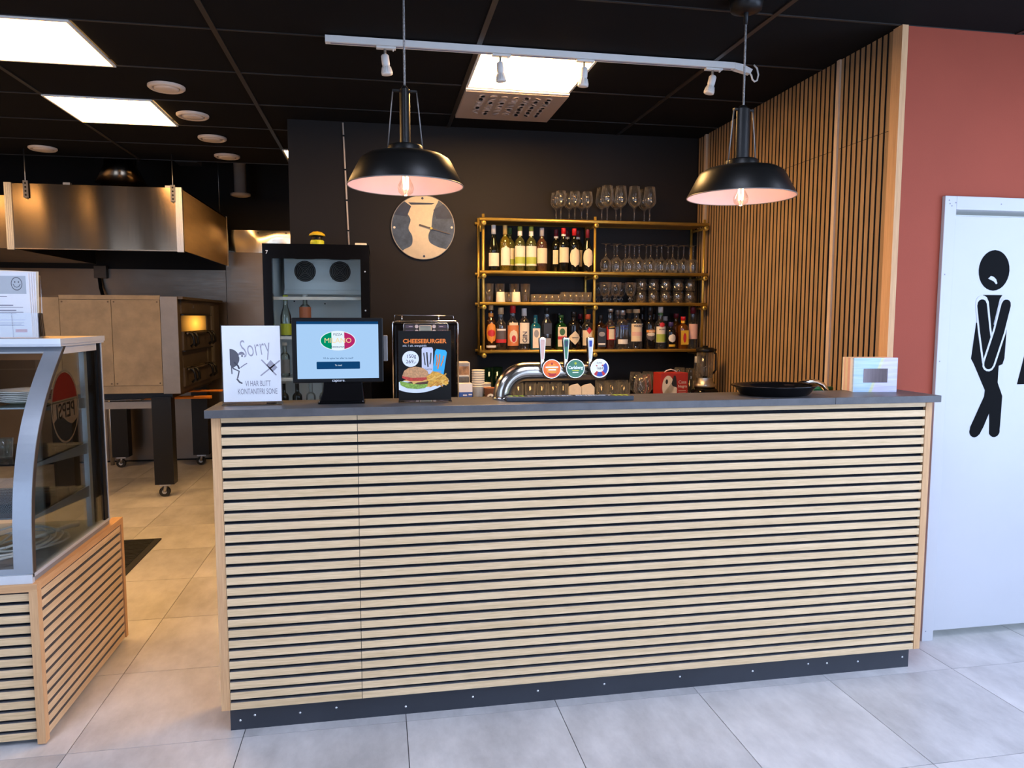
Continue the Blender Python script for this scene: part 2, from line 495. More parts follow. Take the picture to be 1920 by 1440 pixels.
# ceiling: base, lay-in tiles, exposed rails
ce = tag(MB().box((-4.2, -4.2, 2.875), (4.8, 3.9, 2.95)).build('ceiling', M['ceil']), kind='structure')
GX = [-3.792+1.2*k for k in range(8)]          # main rails
GX[3] = -.192
GY = [.29+.6*k for k in range(-7, 7)]
def ctile(w): 
    b = MB(); b.box((.006, .006, .006), (w-.006, .594, .03)); return b.mesh('ceiling_tile', M['ceil'])
t12, t06 = ctile(1.2), ctile(.6)
LEDS = [(-1.392, .89), (-1.392, 2.09), (1.02, .89), (-3.79, .89), (-3.79, 2.09), (1.02, -1.51), (-1.392, -1.51), (3.408, -1.51), (1.02, -2.71), (-1.392, -2.71), (-.192, 3.29)]  # the out-of-view front and far-left panels are added to brighten the floors
GRIL = (1.02, 1.49)
half = {(round(x, 1), round(y, 1)) for x, y in LEDS+[GRIL]}
for x in GX[:-1]:
    for y in GY[:-1]:
        if y > 2.35 and x > .5: continue
        if (round(x, 1), round(y, 1)) in half or (round(x+.012, 1), round(y, 1)) in half:
            put('ceiling_tile', t06, (x+.6, y, CH-.002), ce)
        else:
            put('ceiling_tile', t12, (x, y, CH-.002), ce)
mr = MB().box((-.012, 0, 0), (.012, 7.8, .03)).mesh('grid_rail', M['rail'])
for x in GX: put('grid_rail', mr, (x, -3.91, CH-.001), ce)
cr = MB().box((0, -.006, 0), (1.176, .006, .03)).mesh('cross_rail', M['rail'])
for x in GX[:-1]:
    for y in GY:
        if y > 2.45 and x > .5: continue
        put('cross_rail', cr, (x+.012, y, CH), ce)
# dark void over the kitchen
tag(MB().box((-4.2, 3.9, 3.5), (.5, 5.8, 3.6)).box((-4.2, 3.88, 2.95), (.5, 3.92, 3.5)).build('ceiling_void', M['ceil']), kind='structure')
# walls
tag(MB().box((-.05, 2.40, 0), (2.96, 2.55, CH+.03)).build('wall_back', M['wall_dark']), kind='structure')
wr = tag(MB().box((2.836, .30, 0), (2.96, 2.40, CH+.03)).build('wall_right', M['felt']), kind='structure')
ys = .345
me_lo = MB().slat((-.014, -.0135, 0), (0, .0135, 2.399), 5).mesh('slat', [M['oak_z'], M['mdf2']])
me_hi = MB().slat((-.014, -.0135, 0), (0, .0135, CH-2.401), 5).mesh('slat', [M['oak_z'], M['mdf2']])
k = 0
while ys < 2.385:
    y = ys+.0135
    strip = None
    for sy in (.735, 2.262):
        if abs(y-sy) < .021: strip = sy
    if strip is None:
        put('slat', me_lo, (2.836, y, 0), wr); put('slat', me_hi, (2.836, y, 2.401), wr)
    ys += .0395
for sy in (.735, 2.262):
    MB().box((2.812, sy-.013, 0), (2.836, sy+.013, CH)).build('joint_strip', M['pale_z'], wr)
MB().box((2.812, .274, 0), (2.842, .334, CH)).build('corner_post', M['pine_z'], wr)
# wall with the door
wd = MB().box((2.842, .285, 0), (3.10, .42, CH+.03)).box((3.10, .285, 2.07), (4.0, .42, CH+.03)).box((4.0, .285, 0), (4.8, .42, CH+.03))
tag(wd.build('wall_door_side', M['wall_red']), kind='structure')
tag(MB().box((4.8, -4.2, 0), (4.95, -3.75, CH+.03)).box((4.8, -.45, 0), (4.95, .42, CH+.03)).box((4.8, -3.75, 0), (4.95, -.45, .3)).box((4.8, -3.75, 2.65), (4.95, -.45, CH+.03)).build('wall_far_right', M['wall_plain']), kind='structure')
w2 = tag(MB().box((4.84, -3.75, .3), (4.9, -.45, .36)).box((4.84, -3.75, 2.59), (4.9, -.45, 2.65)).build('window_2', M['black']), kind='structure')
for y in (-3.75, -2.65, -1.6, -.51): MB().box((4.84, y, .36), (4.9, y+.06, 2.59)).build('mullion', M['black'], w2)
tag(MB().box((-4.35, -4.2, 0), (-4.2, 5.8, 3.6)).build('wall_left', M['wall_plain']), kind='structure')
tag(MB().box((.45, 2.55, 0), (.6, 5.8, 3.6)).build('wall_kitchen_right', M['wall_dark']), kind='structure')
# shop front behind the camera: sill, header and mullions around the glazing
tag(MB().box((-4.2, -4.35, 0), (4.8, -4.2, .25)).box((-4.2, -4.35, 2.65), (4.8, -4.2, CH+.1)).box((-4.2, -4.35, .25), (-3.85, -4.2, 2.65)).box((-1.15, -4.35, .25), (1.95, -4.2, 2.65)).box((4.45, -4.35, .25), (4.8, -4.2, 2.65)).build('wall_front', M['wall_pier']), kind='structure')
for nm, xa, xb in (('window_1', -3.85, -1.15), ('window_3', 1.95, 4.45)):
    w1 = tag(MB().box((xa, -4.3, .25), (xb, -4.24, .31)).box((xa, -4.3, 2.59), (xb, -4.24, 2.65)).build(nm, M['black']), kind='structure')
    for x in (xa, (xa+xb)/2-.03, xb-.06):
        MB().box((x, -4.3, .31), (x+.06, -4.24, 2.59)).build('mullion', M['black'], w1)
# kitchen rear wall with steel sheets
kb = tag(MB().box((-4.2, 5.66, 0), (.6, 5.8, 3.6)).build('wall_kitchen_back', M['wall_dark']), kind='structure')
M['shiny'] = steel('polished steel sheet', (.66, .58, .46), .12, (2, 2, 2), bump=(2.2, .75))
for x0, x1, z0, z1, mm in [(-4.0, -2.33, 0.02, 2.05, 'steel_wall'), (-2.325, -1.085, .02, 2.05, 'steel_wall'), (-1.08, -.40, .02, 2.24, 'steel_wall'), (-1.08, -.40, 2.242, 2.48, 'shiny')]:
    s = MB(); nx, nz = 8, 8
    s.box((x0, 5.64, z0), (x1, 5.66, z1))
    s.build('steel_sheet', M[mm], kb)
for x in (-1.03, -.74, -.45):
    MB().cyl((x, 5.64, 2.455), (x, 5.634, 2.455), .008, 8).build('screw', M['black'], kb)
# ------------------------------------------------------------------ door with pictogram
d1 = tag(MB().box((3.065, .265, 0), (3.125, .285, 2.105)).box((3.125, .265, 2.045), (4.06, .285, 2.105)).box((4.0, .265, 0), (4.06, .285, 2.045))
         .box((3.10, .285, 0), (3.125, .42, 2.07)).box((3.125, .285, 2.045), (4.0, .42, 2.07)).build('door_1', M['white'], bevel=.002), kind='structure')
MB().box((3.128, .275, .045), (3.997, .315, 2.018)).build('door_leaf', M['white'], d1, bevel=.002)
for x, z in ((3.085, 2.085), (3.10, 2.06), (3.09, 2.07), (3.12, 2.075), (3.083, .05), (3.08, 1.35), (3.082, 1.75), (3.36, 2.075)):
    MB().cyl((x, .265, z), (x, .2645, z), .0035, 6).build('nail_mark', M['grey_ink'], d1)
leaf = d1.children[0]
FD = ((0, .275, 0), (1, 0, 0), (0, 0, 1))      # door plane: x, z
pf = lambda n, polys, m, off=.0005: decal(n, polys, M[m], leaf, FD, off, .0003)
head = ell(3.352, 1.772, .083, .094)
pf('pictogram_head', [head], 'black_print')
pf('pictogram_mouth', [[(3.322, 1.734), (3.336, 1.746), (3.352, 1.742), (3.366, 1.730), (3.373, 1.712), (3.366, 1.708), (3.352, 1.722), (3.336, 1.728)]], 'white', .0009)
body = [(3.300, 1.658), (3.405, 1.658), (3.392, 1.640), (3.366, 1.52), (3.44, 1.50), (3.437, 1.36), (3.428, 1.332), (3.408, 1.325), (3.408, 1.245), (3.438, 1.18), (3.436, 1.04), (3.434, 1.005), (3.405, .985), (3.378, .998), (3.374, 1.07), (3.371, 1.098), (3.345, 1.035), (3.325, .998), (3.295, .990), (3.270, 1.012), (3.272, 1.035), (3.338, 1.18), (3.340, 1.21), (3.272, 1.335), (3.255, 1.36), (3.272, 1.53), (3.335, 1.50), (3.312, 1.63)]
pf('pictogram_body', [body], 'black_print')
pf('pictogram_foot', [ell(3.298, 1.014, .029, .029, 20)], 'black_print', .0007)
pf('pictogram_foot', [ell(3.406, 1.012, .0295, .029, 20)], 'black_print', .0007)
pf('pictogram_outline', [stroke([(3.297, 1.62), (3.318, 1.50), (3.352, 1.345)], .072)], 'white', .0009)
pf('pictogram_arm', [stroke([(3.297, 1.612), (3.318, 1.50), (3.352, 1.345)], .052)], 'black_print', .0013)
pf('pictogram_outline', [stroke([(3.427, 1.612), (3.400, 1.49), (3.352, 1.335)], .072)], 'white', .0017)
pf('pictogram_arm', [stroke([(3.427, 1.612), (3.400, 1.49), (3.352, 1.335)], .052)], 'black_print', .0021)
pf('pictogram_skirt', [[(3.515, 1.235), (3.565, 1.46), (3.60, 1.60), (3.72, 1.60), (3.76, 1.46), (3.82, 1.235)], ell(3.66, 1.772, .083, .094)], 'black_print')
pf('pictogram_legs', [stroke([(3.63, 1.25), (3.63, 1.02)], .07), stroke([(3.70, 1.25), (3.70, 1.02)], .07)], 'black_print', .0007)

# ------------------------------------------------------------------ ceiling fittings
def led(x, y, label, mk):
    r = thing('ceiling_light', label, 'ceiling light', (x, y, CH), group='square lit ceiling panels')
    b = MB(); z0, z1 = -.008, .0
    for a, c in (((0, 0), (.6, .012)), ((0, .588), (.6, .6)), ((0, .012), (.012, .588)), ((.588, .012), (.6, .588))):
        b.box((a[0], a[1], z0), (c[0], c[1], z1))
    b.build('frame', M['ceilwhite'], r, False)
    MB().box((.012, .012, -.004), (.588, .588, .004)).build('diffuser', M[mk], r, False)
ll = ['glowing square ceiling panel at the top left of the picture', 'glowing square ceiling panel in front of the kitchen hood', 'glowing square ceiling panel behind the white track lights',
      'added unseen fill panel left of the frame, nearer the shop', 'added unseen fill panel left of the frame, over the kitchen', 'added unseen fill panel above the guests, middle of the front row', 'added unseen fill panel above the guests, left of the front row', 'added unseen fill panel above the guests, right of the front row', 'added unseen fill panel behind the viewer on the right', 'added unseen fill panel behind the viewer on the left', 'lit kitchen ceiling panel hidden behind the brown wall edge']
for (x, y), l, mk in zip(LEDS, ll, ['led_n', 'led_k', 'led', 'led_k', 'led_k']+['led_fill']*5+['led_k']): led(x, y, l, mk)

gr = thing('ceiling_diffuser', 'beige square ceiling air diffuser with rows of small oval nozzles', 'air diffuser', (GRIL[0], GRIL[1], CH))
M['beige'] = mat('beige enamel', (.42, .33, .27), .5, noise=(6, .05))
MB().box((.0, .02, -.022), (.6, .585, -.002)).build('plate', M['beige'], gr, False, bevel=.003)
MB().box((0, .0, -.016), (.6, .018, -.002)).build('lip', M['ceilwhite'], gr, False)
noz = MB().lathe([(.024, -.003), (.022, -.008), (.016, -.010), (.010, -.005), (0, -.002)], 14).mesh('nozzle', M['beige'])
core = MB().lathe([(.012, -.0085), (.011, -.0035), (0, -.003)], 8).mesh('nozzle_core', M['black'])
for i in range(7):
    for j in range(7):
        px, py = .105+i*.065, .085+j*.058
        n = put('nozzle', noz, (px, py, -.018), gr, (random.uniform(-.3, .3), random.uniform(-.3, .3), 0))
        if (i*3+j*5) % 4 < 2 or i > 3: put('nozzle_core', core, (random.uniform(-.004, .004), 0, -.003), n)
vents = [(-.632, 1.80), (-.631, 2.39), (-.64, 3.0), (-.655, 3.61), (-1.99, 3.58)]
vl = ['largest round cream air valve, nearest the bar', 'second round cream air valve from the bar, beside the glowing panel', 'third round cream air valve from the bar', 'round cream air valve nearest the grey wall edge, fourth from the bar', 'round cream air valve above the hood hanger on the left']
M['valve'] = mat('cream enamel', (.66, .55, .45), .45, noise=(8, .04))
for (x, y), l in zip(vents, vl):
    r = thing('air_valve', l, 'air valve', (x, y, CH), group='round ceiling air valves')
    MB().lathe([(.098, 0), (.098, -.010), (.088, -.018), (.074, -.016), (.070, -.006)], 28).build('ring', M['valve'], r, False)
    MB().lathe([(.066, -.004), (.066, -.016), (.050, -.022), (0, -.025)], 28).build('disc', M['valve'], r, False)
r = thing('air_valve', 'round cream air valve hanging low in the dark behind the hood', 'air valve', (-.84, 5.25, 2.79), group='round ceiling air valves')
MB().lathe([(.06, .71), (.06, .02), (.098, .01), (.098, -.010), (.07, -.02), (0, -.024)][::-1], 24).build('disc', M['valve'], r, False)
# track with spotlights
rail = tag(MB().box((.297, .853, 2.808), (2.315, .887, 2.838)).build('track_rail', M['ceilwhite'], loc=(1.3, .87, 2.808)), 'long white light track under the black ceiling, carrying four spotlights', 'light track')
MB().box((.32, .864, 2.8072), (2.30, .876, 2.8082)).build('slot', M['grey_ink'], rail)
fd = MB(); fd.prism([(2.316, 2.838), (2.316, 2.806), (2.40, 2.788), (2.412, 2.81), (2.36, 2.832)], -.016, .016, ((0, .87, 0), (1, 0, 0), (0, 0, 1)))
fd.build('feed_connector', M['ceilwhite'], rail)
MB().tube([(2.40, .87, 2.80), (2.414, .87, 2.785), (2.42, .87, 2.765), (2.432, .87, 2.755), (2.446, .87, 2.762), (2.452, .87, 2.79), (2.445, .872, 2.822), (2.428, .876, 2.84)], .0045, 8).build('feed_cable', M['ceilwhite'], rail)
for xx, tl, l in ((.572, .10, 'first white track spotlight from the left, beside the left pendant cable'), (1.117, .06, 'white track spotlight in front of the glowing ceiling panel, near its left edge'), (1.533, -.05, 'white track spotlight at the right edge of the glowing ceiling panel'), (2.206, -.2, 'rightmost white track spotlight beside the right pendant cable')):
    r = thing('track_spotlight', l, 'spotlight', (xx, .87, 2.8068), group='white spotlights on the track')
    MB().box((-.045, -.014, -.010), (.045, .014, 0)).box((.03, -.006, -.018), (.036, .006, -.01)).build('adapter', M['ceilwhite'], r, False, bevel=.002)
    MB().cyl((-.005, 0, -.008), (-.005, 0, -.05), .006, 10).build('arm', M['alu'], r, False)
    c, s_ = math.cos(tl), math.sin(tl)
    h = MB().lathe([(0, -.075), (.012, -.078), (.026, -.075), (.026, -.070), (.022, -.048), (.0165, -.034), (.0185, -.030), (.0185, .008), (.014, .014), (0, .014)], 20).build('lamp_head', M['ceilwhite'], r, False)
    h.location = (-.005, 0, -.050); h.rotation_euler = (.0, -tl*1.2, 0)
    f = MB()
    for q in range(14):
        a = 2*PI*q/14
        f.tube([(.0205*math.cos(a), .0205*math.sin(a), -.042), (.0262*math.cos(a), .0262*math.sin(a), -.068)], .0011, 4)
    f.build('cooling_ribs', M['ceilwhite'], h, False)
# pendant lamps
M['shade_in'] = mat('pink-lit white enamel', (.72, .50, .50), .45, noise=(8, .03))  # white lining with the pink of the light put into its colour
M['fila'] = emission('filament', (1.0, .62, .26), 60)
M['bulb'] = thin_glass('amber bulb glass', (1.0, .95, .86), base=.0, gloss=.35)
M['braid'] = mat('braided cable', (.25, .24, .23), .8, noise=(260, .9), stretch=(1, 1, .5))
def pendant(x, label, tilt, sa, sb):
    r = thing('pendant_lamp', label, 'pendant lamp', (x, .16, CH), tilt, group='black industrial pendant lamps')
    L = lambda prof, n, m, nm, p=r: MB().lathe(prof, n).build(nm, M[m], p, False)
    L([(.0, -.055), (.03, -.055), (.062, -.045), (.066, -.02), (.066, 0)], 28, 'blackmatte', 'canopy')
    L([(0, -.10), (.008, -.10), (.010, -.055)], 10, 'black', 'cable_grip')
    MB().tube([(0, 0, -.055), (0, 0, -.425)], .0042, 8).build('cable', M['braid'], r, False)
    z = -.79                                  # rim height
    L([(.0, z+.37), (.40, z+.37), (.66, z+.362), (1, z+.355), (1, z+.13)], 28, 'blackmatte', 'stem').scale = (sa, sb, 1)
    L([(.015, z+.15), (.063, z+.15), (.066, z+.145), (.066, z+.122)], 28, 'blackmatte', 'collar')
    w = MB()
    w.box((-.046, -.006, z+.348), (.046, .006, z+.356))
    w.build('cross_bar', M['blackmatte'], r, False)
    for sx in (-1, 1):
        MB().tube([(.044*sx, 0, z+.354), (.050*sx, 0, z+.30), (.067*sx, 0, z+.125)], .0028, 6).build('brace_wire', M['enamel2'], r, False)
    sh = L([(.219, z-.002), (.220, z+.002), (.176, z+.086), (.168, z+.098), (.145, z+.112), (.066, z+.126)], 56, 'blackmatte', 'shade')
    L([(.2185, z-.0015), (.174, z+.084), (.166, z+.096), (.143, z+.109), (.03, z+.118), (0, z+.118)], 56, 'shade_in', 'shade_lining', sh)
    MB().tube([(.2195*math.cos(a*PI/28), .2195*math.sin(a*PI/28), z) for a in range(56)], .0022, 6, closed=True).build('rim', M['enamel2'], sh, False)
    bu = L([(.014, z+.05), (.016, z+.03), (.029, z+.004), (.031, z-.008), (.027, z-.024), (.015, z-.034), (0, z-.038)][::-1], 20, 'bulb', 'bulb')
    L([(.0, z+.05), (.0155, z+.05), (.0155, z+.10), (0, z+.10)], 14, 'gold', 'bulb_base', bu)
    f = MB()
    for a in range(4):
        t = a*PI/2+.4
        f.tube([(.010*math.cos(t), .010*math.sin(t), z+.035), (.0085*math.cos(t), .0085*math.sin(t), z-.012)], .0024, 6)
    f.build('filament', M['fila'], bu, False)
    ld = bpy.data.lights.new('bulb_light', 'POINT'); ld.energy = 1.15; ld.color = (1, .70, .48); ld.shadow_soft_size = .012
    lo = bpy.data.objects.new('bulb_light', ld); COL.objects.link(lo); lo.parent = r; lo.location = (0, 0, z-.045)
    return r
pendant(.628, 'left black enamel pendant lamp with lit filament bulb, above the clock', .0, .020, .030)
pendant(2.008, 'right black enamel pendant lamp with lit filament bulb, before the slatted wall', .12, .030, .020)
# ------------------------------------------------------------------ bar counter
bc = thing('bar_counter', 'long bar counter clad in horizontal pale oak slats with a charcoal kick plate', 'bar counter', (1.4, .05, 0))
MB().box((-.05, .046, .085), (2.825, .06, 1.193)).build('felt_backing', M['felt'], bc)
MB().box((-.05, .06, .085), (2.825, .28, 1.19)).build('carcass', M['felt'], bc)
MB().box((-.053, .053, 0), (2.821, .066, .10)).build('kick_plate', M['kick'], bc)
kbx = MB().box((-.053, .066, 0), (2.821, .25, .085)).build('plinth', M['kick'], bc)
XJ = .4345
for x0, x1 in ((-.046, XJ-.001), (XJ+.001, 2.822)):
    L = x1-x0
    big = MB().slat((-L/2, 0, -.0138), (L/2, .016, .0138), 2).mesh('slat', [M['oak_x'], M['mdf']])
    top = MB().slat((-L/2, 0, -.0105), (L/2, .016, .0105), 2).mesh('slat', [M['oak_x'], M['mdf']])
    for k in range(28):
        zc = .1055+.03992*k
        put('slat', top if k == 27 else big, ((x0+x1)/2-1.4, .03-.05, zc if k < 27 else 1.1825), bc)
for x0, x1 in ((-.078, -.047), (2.823, 2.853)):
    MB().box((x0, .028, .092), (x1, .28, 1.193)).build('end_post', M['pine_z'], bc)
sm = MB().lathe([(0, .0025), (.003, .0022), (.0045, 0)][::-1], 10).mesh('screw', M['screw'])
for x, z in ((-.018, .036), (.035, .052), (.20, .045), (.335, .052), (.60, .030), (.865, .045), (1.13, .045), (1.41, .048), (1.74, .05), (2.07, .045), (2.33, .055), (2.42, .05), (2.57, .045), (2.79, .047)):
    put('screw', sm, (x-1.4, .053-.05, z), bc, (PI/2, 0, 0))
ct = thing('countertop', 'narrow dark slate-grey countertop with a visible butt joint on the bar', 'countertop', (1.39, 0, 1.193))
MB().box((-.095, 0, 1.193), (2.3735, .285, 1.222)).build('slab', M['stone'], ct, bevel=.0015)
MB().box((2.3745, 0, 1.193), (2.872, .283, 1.222)).build('slab', M['stone'], ct, bevel=.0015)
# back worktop and under-bar worktop, mostly hidden behind the bar
bw = thing('back_worktop', 'dark worktop along the grey back wall, below the brass shelves', 'worktop', (1.7, 2.1, 0))
MB().box((.52, 1.72, .88), (2.81, 2.395, .92)).build('worktop_slab', M['stone'], bw)
MB().box((.54, 1.76, .0), (2.81, 2.39, .88)).build('cabinet_front', M['felt'], bw)
sw = thing('sink_worktop', 'low steel sink worktop behind the bar counter', 'worktop', (2.3, .5, 0))
MB().box((1.7, .29, .86), (2.80, .82, .90)).build('worktop_slab', M['steel_h'], sw)
MB().box((1.72, .30, 0), (2.79, .80, .86)).build('cabinet', M['felt'], sw)

# ------------------------------------------------------------------ display case and its slatted base
XR = -.695
cb = thing('case_base', 'waist-high slatted wooden plinth with orange pine edging under the glass case', 'plinth', (-1.35, .5, 0))
X0 = -2.0
MB().box((X0, .10, .012), (XR-.02, .95, .57)).build('felt_backing', M['felt'], cb)
MB().box((XR-.028, .073, .006), (XR, .105, .575)).build('corner_post', M['pine_z'], cb)
MB().box((XR-.020, .945, .02), (XR, .972, .575)).build('rear_post', M['pine_z'], cb)
MB().box((X0, .073, .575), (XR-.0, .105, .603)).build('front_rail', M['pine_x'], cb)
MB().box((XR-.045, .105, .575), (XR, .972, .603)).build('side_rail', M['pine_y'], cb)
MB().box((X0, .105, .57), (XR-.045, .95, .602)).build('top_board', M['pine_y'], cb)
fs = MB().slat((-.62, 0, -.0138), (.624, .014, .0138), 2).mesh('slat', [M['oak_x'], M['mdf']])
ss = MB().slat((-.014, -.42, -.0138), (0, .42, .0138), 3).mesh('slat', [M['oak_y'], M['mdf']])
for k in range(14):
    z = .034+.0399*k
    put('slat', fs, (0, .084-.5, z), cb)
    put('slat', ss, (XR-.006+1.35, .525-.5, z), cb)
dc = thing('display_case', 'refrigerated glass display case with curved front and blue-grey frame', 'display case', (-1.35, .5, .603))
XE = -.718
curve = [(.452, 1.436), (.331, 1.32), (.241, 1.208), (.174, 1.093), (.128, .963), (.104, .831), (.094, .695), (.092, .633)]
def cat(pts, k=4):
    out = []
    for i in range(len(pts)-1):
        p0 = pts[max(0, i-1)]; p1 = pts[i]; p2 = pts[i+1]; p3 = pts[min(len(pts)-1, i+2)]
        for j in range(k):
            t = j/k
            out.append(tuple(.5*((2*p1[a])+(-p0[a]+p2[a])*t+(2*p0[a]-5*p1[a]+4*p2[a]-p3[a])*t*t+(-p0[a]+3*p1[a]-3*p2[a]+p3[a])*t**3) for a in (0, 1)))
    return out+[pts[-1]]
CV = cat(curve)
M['frame_grey'] = mat('blue grey frame', (.30, .33, .37), .35, metal=.35, noise=(8, .05))
M['frame_light'] = mat('pale grey trim', (.62, .65, .69), .35, metal=.2, noise=(8, .04))
def sheet(b, xa, xb, pts, th=.004, m=0):
    n = len(pts); vs = []
    for d in (0, th):
        for x in (xa, xb):
            vs += [(x, p[0]+d, p[1]) for p in pts]
    fs = []
    for i in range(n-1):
        fs += [(i, i+1, n+i+1, n+i), (2*n+i, 3*n+i, 3*n+i+1, 2*n+i+1), (i, 2*n+i, 2*n+i+1, i+1), (n+i, n+i+1, 3*n+i+1, 3*n+i)]
    fs += [(0, n, 3*n, 2*n), (n-1, 3*n-1, 4*n-1, 2*n-1)]
    return b.add(vs, fs, m, False)
gp = [p for p in CV if .66 < p[1] < 1.405]
b = MB()
n = len(gp); b.add([(x, p[0]+.002, p[1]) for x in (X0, XE-.055) for p in gp], [(i, n+i, n+i+1, i+1) for i in range(n-1)], 0, True)
b.build('front_glass', M['pane'], dc)
sheet(MB(), XE-.057, XE+.004, CV, .006).build('front_frame', M['frame_grey'], dc)
sheet(MB(), X0, XE-.057, [p for p in CV if p[1] >= 1.40], .006).build('front_frame_top', M['frame_grey'], dc)
sheet(MB(), X0, XE-.057, [p for p in CV if p[1] <= .672], .006).build('front_frame_bottom', M['frame_grey'], dc)
MB().box((X0, .082, .603), (XE+.006, .10, .634)).build('bottom_trim', M['frame_light'], dc)
MB().box((X0, .10, .603), (XE+.002, .86, .625)).build('case_floor', M['frame_grey'], dc)
# end pane
poly = [(p[0]+.006, p[1]) for p in CV]
pane = [( .850, 1.436)]+poly+[(.850, .633)]
MB().prism(pane, 0, .004, ((XE-.003, 0, 0), (0, 1, 0), (0, 0, 1))).build('end_glass', M['pane'], dc)
sheet(MB(), XE-.002, XE+.003, [(p[0]+.006, p[1]) for p in CV], .026).build('end_border', M['oven_dark'], dc)
MB().box((XE-.006, .805, .625), (XE+.004, .852, 1.436)).build('rear_frame', M['black'], dc)
MB().box((XE+.002, .846, .625), (XE+.007, .856, 1.44)).build('rear_edge', M['frame_light'], dc)
MB().box((XE-.004, .46, 1.405), (XE+.002, .85, 1.436)).build('end_frame_top', M['frame_light'], dc)
MB().box((XE-.02, .09, .622), (XE+.006, .86, .634)).build('end_frame_bottom', M['frame_light'], dc)
MB().box((X0, .41, 1.436), (XE+.012, .87, 1.446)).build('top_frame', M['frame_light'], dc)
M['oaktop'] = wood('beech board', (.58, .42, .24), (.70, .54, .34), 0, rand=.1)
tb = MB().box((X0, .405, 1.446), (XE+.012, .872, 1.466)).build('top_board', M['oaktop'], dc)
MB().box((X0, .400, 1.445), (XE+.016, .405, 1.467)).box((XE+.012, .405, 1.445), (XE+.016, .872, 1.467)).build('board_edge', M['frame_light'], tb)
# glass shelves on brackets, rear posts
M['shelf_glass'] = thin_glass('greenish shelf glass', (.80, .90, .87), base=.08)
for i, (z, yf_) in enumerate(((1.205, .30), (1.005, .215), (.815, .175))):
    MB().box((X0, yf_, z), (XE-.03, .70, z+.006)).build('glass_shelf', M['shelf_glass'], dc)
    MB().prism([(yf_+.005, z-.008), (.73, z-.05), (.73, z-.002), (yf_+.005, z)], 0, .004, ((XE-.03, 0, 0), (0, 1, 0), (0, 0, 1))).build('bracket', M['frame_grey'], dc)
for x in (XE-.04, -1.5):
    MB().box((x, .72, .63), (x+.02, .75, 1.43)).build('shelf_post', M['frame_light'], dc)
MB().box((X0, .845, .63), (-1.38, .855, 1.43)).build('sliding_door', M['pane'], dc)
MB().box((XE-.05, .80, .63), (XE-.015, .83, 1.43)).build('door_frame', M['black'], dc)
MB().box((X0, .62, 1.40), (XE-.05, .68, 1.43)).build('lamp_rail', M['frame_light'], dc)
# translucent oval with mirrored lettering, laid on the end glass
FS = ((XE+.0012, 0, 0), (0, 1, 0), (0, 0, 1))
M['st_red'] = thin_glass('red translucent', (.95, .6, .5), body=.36, body_col=(.42, .05, .03), base=.02)
M['st_line'] = thin_glass('cream translucent', (.95, .92, .86), body=.32, body_col=(.5, .38, .24), base=.02)
M['st_ink'] = thin_glass('dark translucent', (.6, .6, .6), body=.45, body_col=(.04, .03, .025), base=.02)
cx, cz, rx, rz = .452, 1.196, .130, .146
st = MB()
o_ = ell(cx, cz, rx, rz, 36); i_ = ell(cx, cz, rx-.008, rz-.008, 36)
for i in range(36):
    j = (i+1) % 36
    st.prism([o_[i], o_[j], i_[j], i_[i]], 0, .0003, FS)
st.build('oval_outline', M['st_line'], dc)
decal('oval_red_field', [ell(cx, cz, rx-.010, rz-.010, 20, .22, PI-.22)], M['st_red'], dc, FS, 0, .0003)
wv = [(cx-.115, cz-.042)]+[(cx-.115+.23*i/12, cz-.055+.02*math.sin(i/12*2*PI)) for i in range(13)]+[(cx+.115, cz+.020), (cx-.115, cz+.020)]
decal('oval_band', [wv[1:]], M['st_line'], dc, FS, -.0002, .0002)
text('PEPSI', .085, M['st_ink'], dc, FS, (cx, cz-.018), .0004, mirror=True, name='oval_lettering', bold=.001, sx=.95)
# contents of the case
M['porcelain'] = mat('white porcelain', (.78, .76, .72), .2, noise=(20, .03))
pl = MB().lathe([(0, .002), (.05, .0), (.06, .003), (.105, .014), (.107, .017), (.10, .0165), (.058, .007), (0, .006)], 24).mesh('plate', M['porcelain'])
pls = ['bottom', 'second', 'third', 'fourth', 'fifth', 'top']
for i in range(6):
    o = put('plate', pl, (-.865+random.uniform(-.003, .003), .47, 1.2112+i*.0072)); ORG[o.name] = (0, 0, 0)
    tag(o, 'white round plate in the glass case, %s of its stack' % ('topmost' if i == 5 else 'lowest' if i == 0 else '%s from the shelf' % pls[i]), 'plate', 'plates in the display case')
wk = thing('wicker_tray', 'brown wicker tray on the upper shelf of the glass case', 'tray', (-1.14, .45, 1.211))
M['wicker'] = mat('wicker', (.34, .19, .08), .7, noise=(90, .4))
wb = MB().box((-.13, -.10, 0), (.13, .10, .006)); wb.build('tray_bottom', M['wicker'], wk, False)
for i in range(4):
    z = .008+.010*i; e = .003*i
    pts = [(-.13-e, -.10-e), (.13+e, -.10-e), (.13+e, .10+e), (-.13-e, .10+e)]
    path = []
    for a in range(4):
        p, q = pts[a], pts[(a+1) % 4]
        for t in range(10): path.append((p[0]+(q[0]-p[0])*t/10, p[1]+(q[1]-p[1])*t/10, z+.003*(1 if (t+i) % 2 else -1)))
    MB().tube(path, .0055, 6, closed=True).build('woven_strand', M['wicker'], wk, False)
M['cable_white'] = mat('white cable', (.62, .60, .56), .5, noise=(30, .05))
pth = []
for i in range(90):
    a = i*.34; rr = .15+.05*math.sin(i*.21)
    pth.append((-.90+rr*.75*math.cos(a)+.02*math.sin(i*.7), .40+rr*1.4*math.sin(a)*.85, .634+.028*(.5+.5*math.sin(i*.43))+.0004*i))
cc = MB().tube(pth, .0045, 6).build('power_cable', M['cable_white'], loc=(-.95, .42, .63))
tag(cc, 'loose coil of white cable on the floor of the glass case', 'cable')
MB().tube([pth[-1], (-.80, .60, .665), (-.775, .66, .66)], [.0045, .010, .012], 8).build('plug', M['cable_white'], cc)
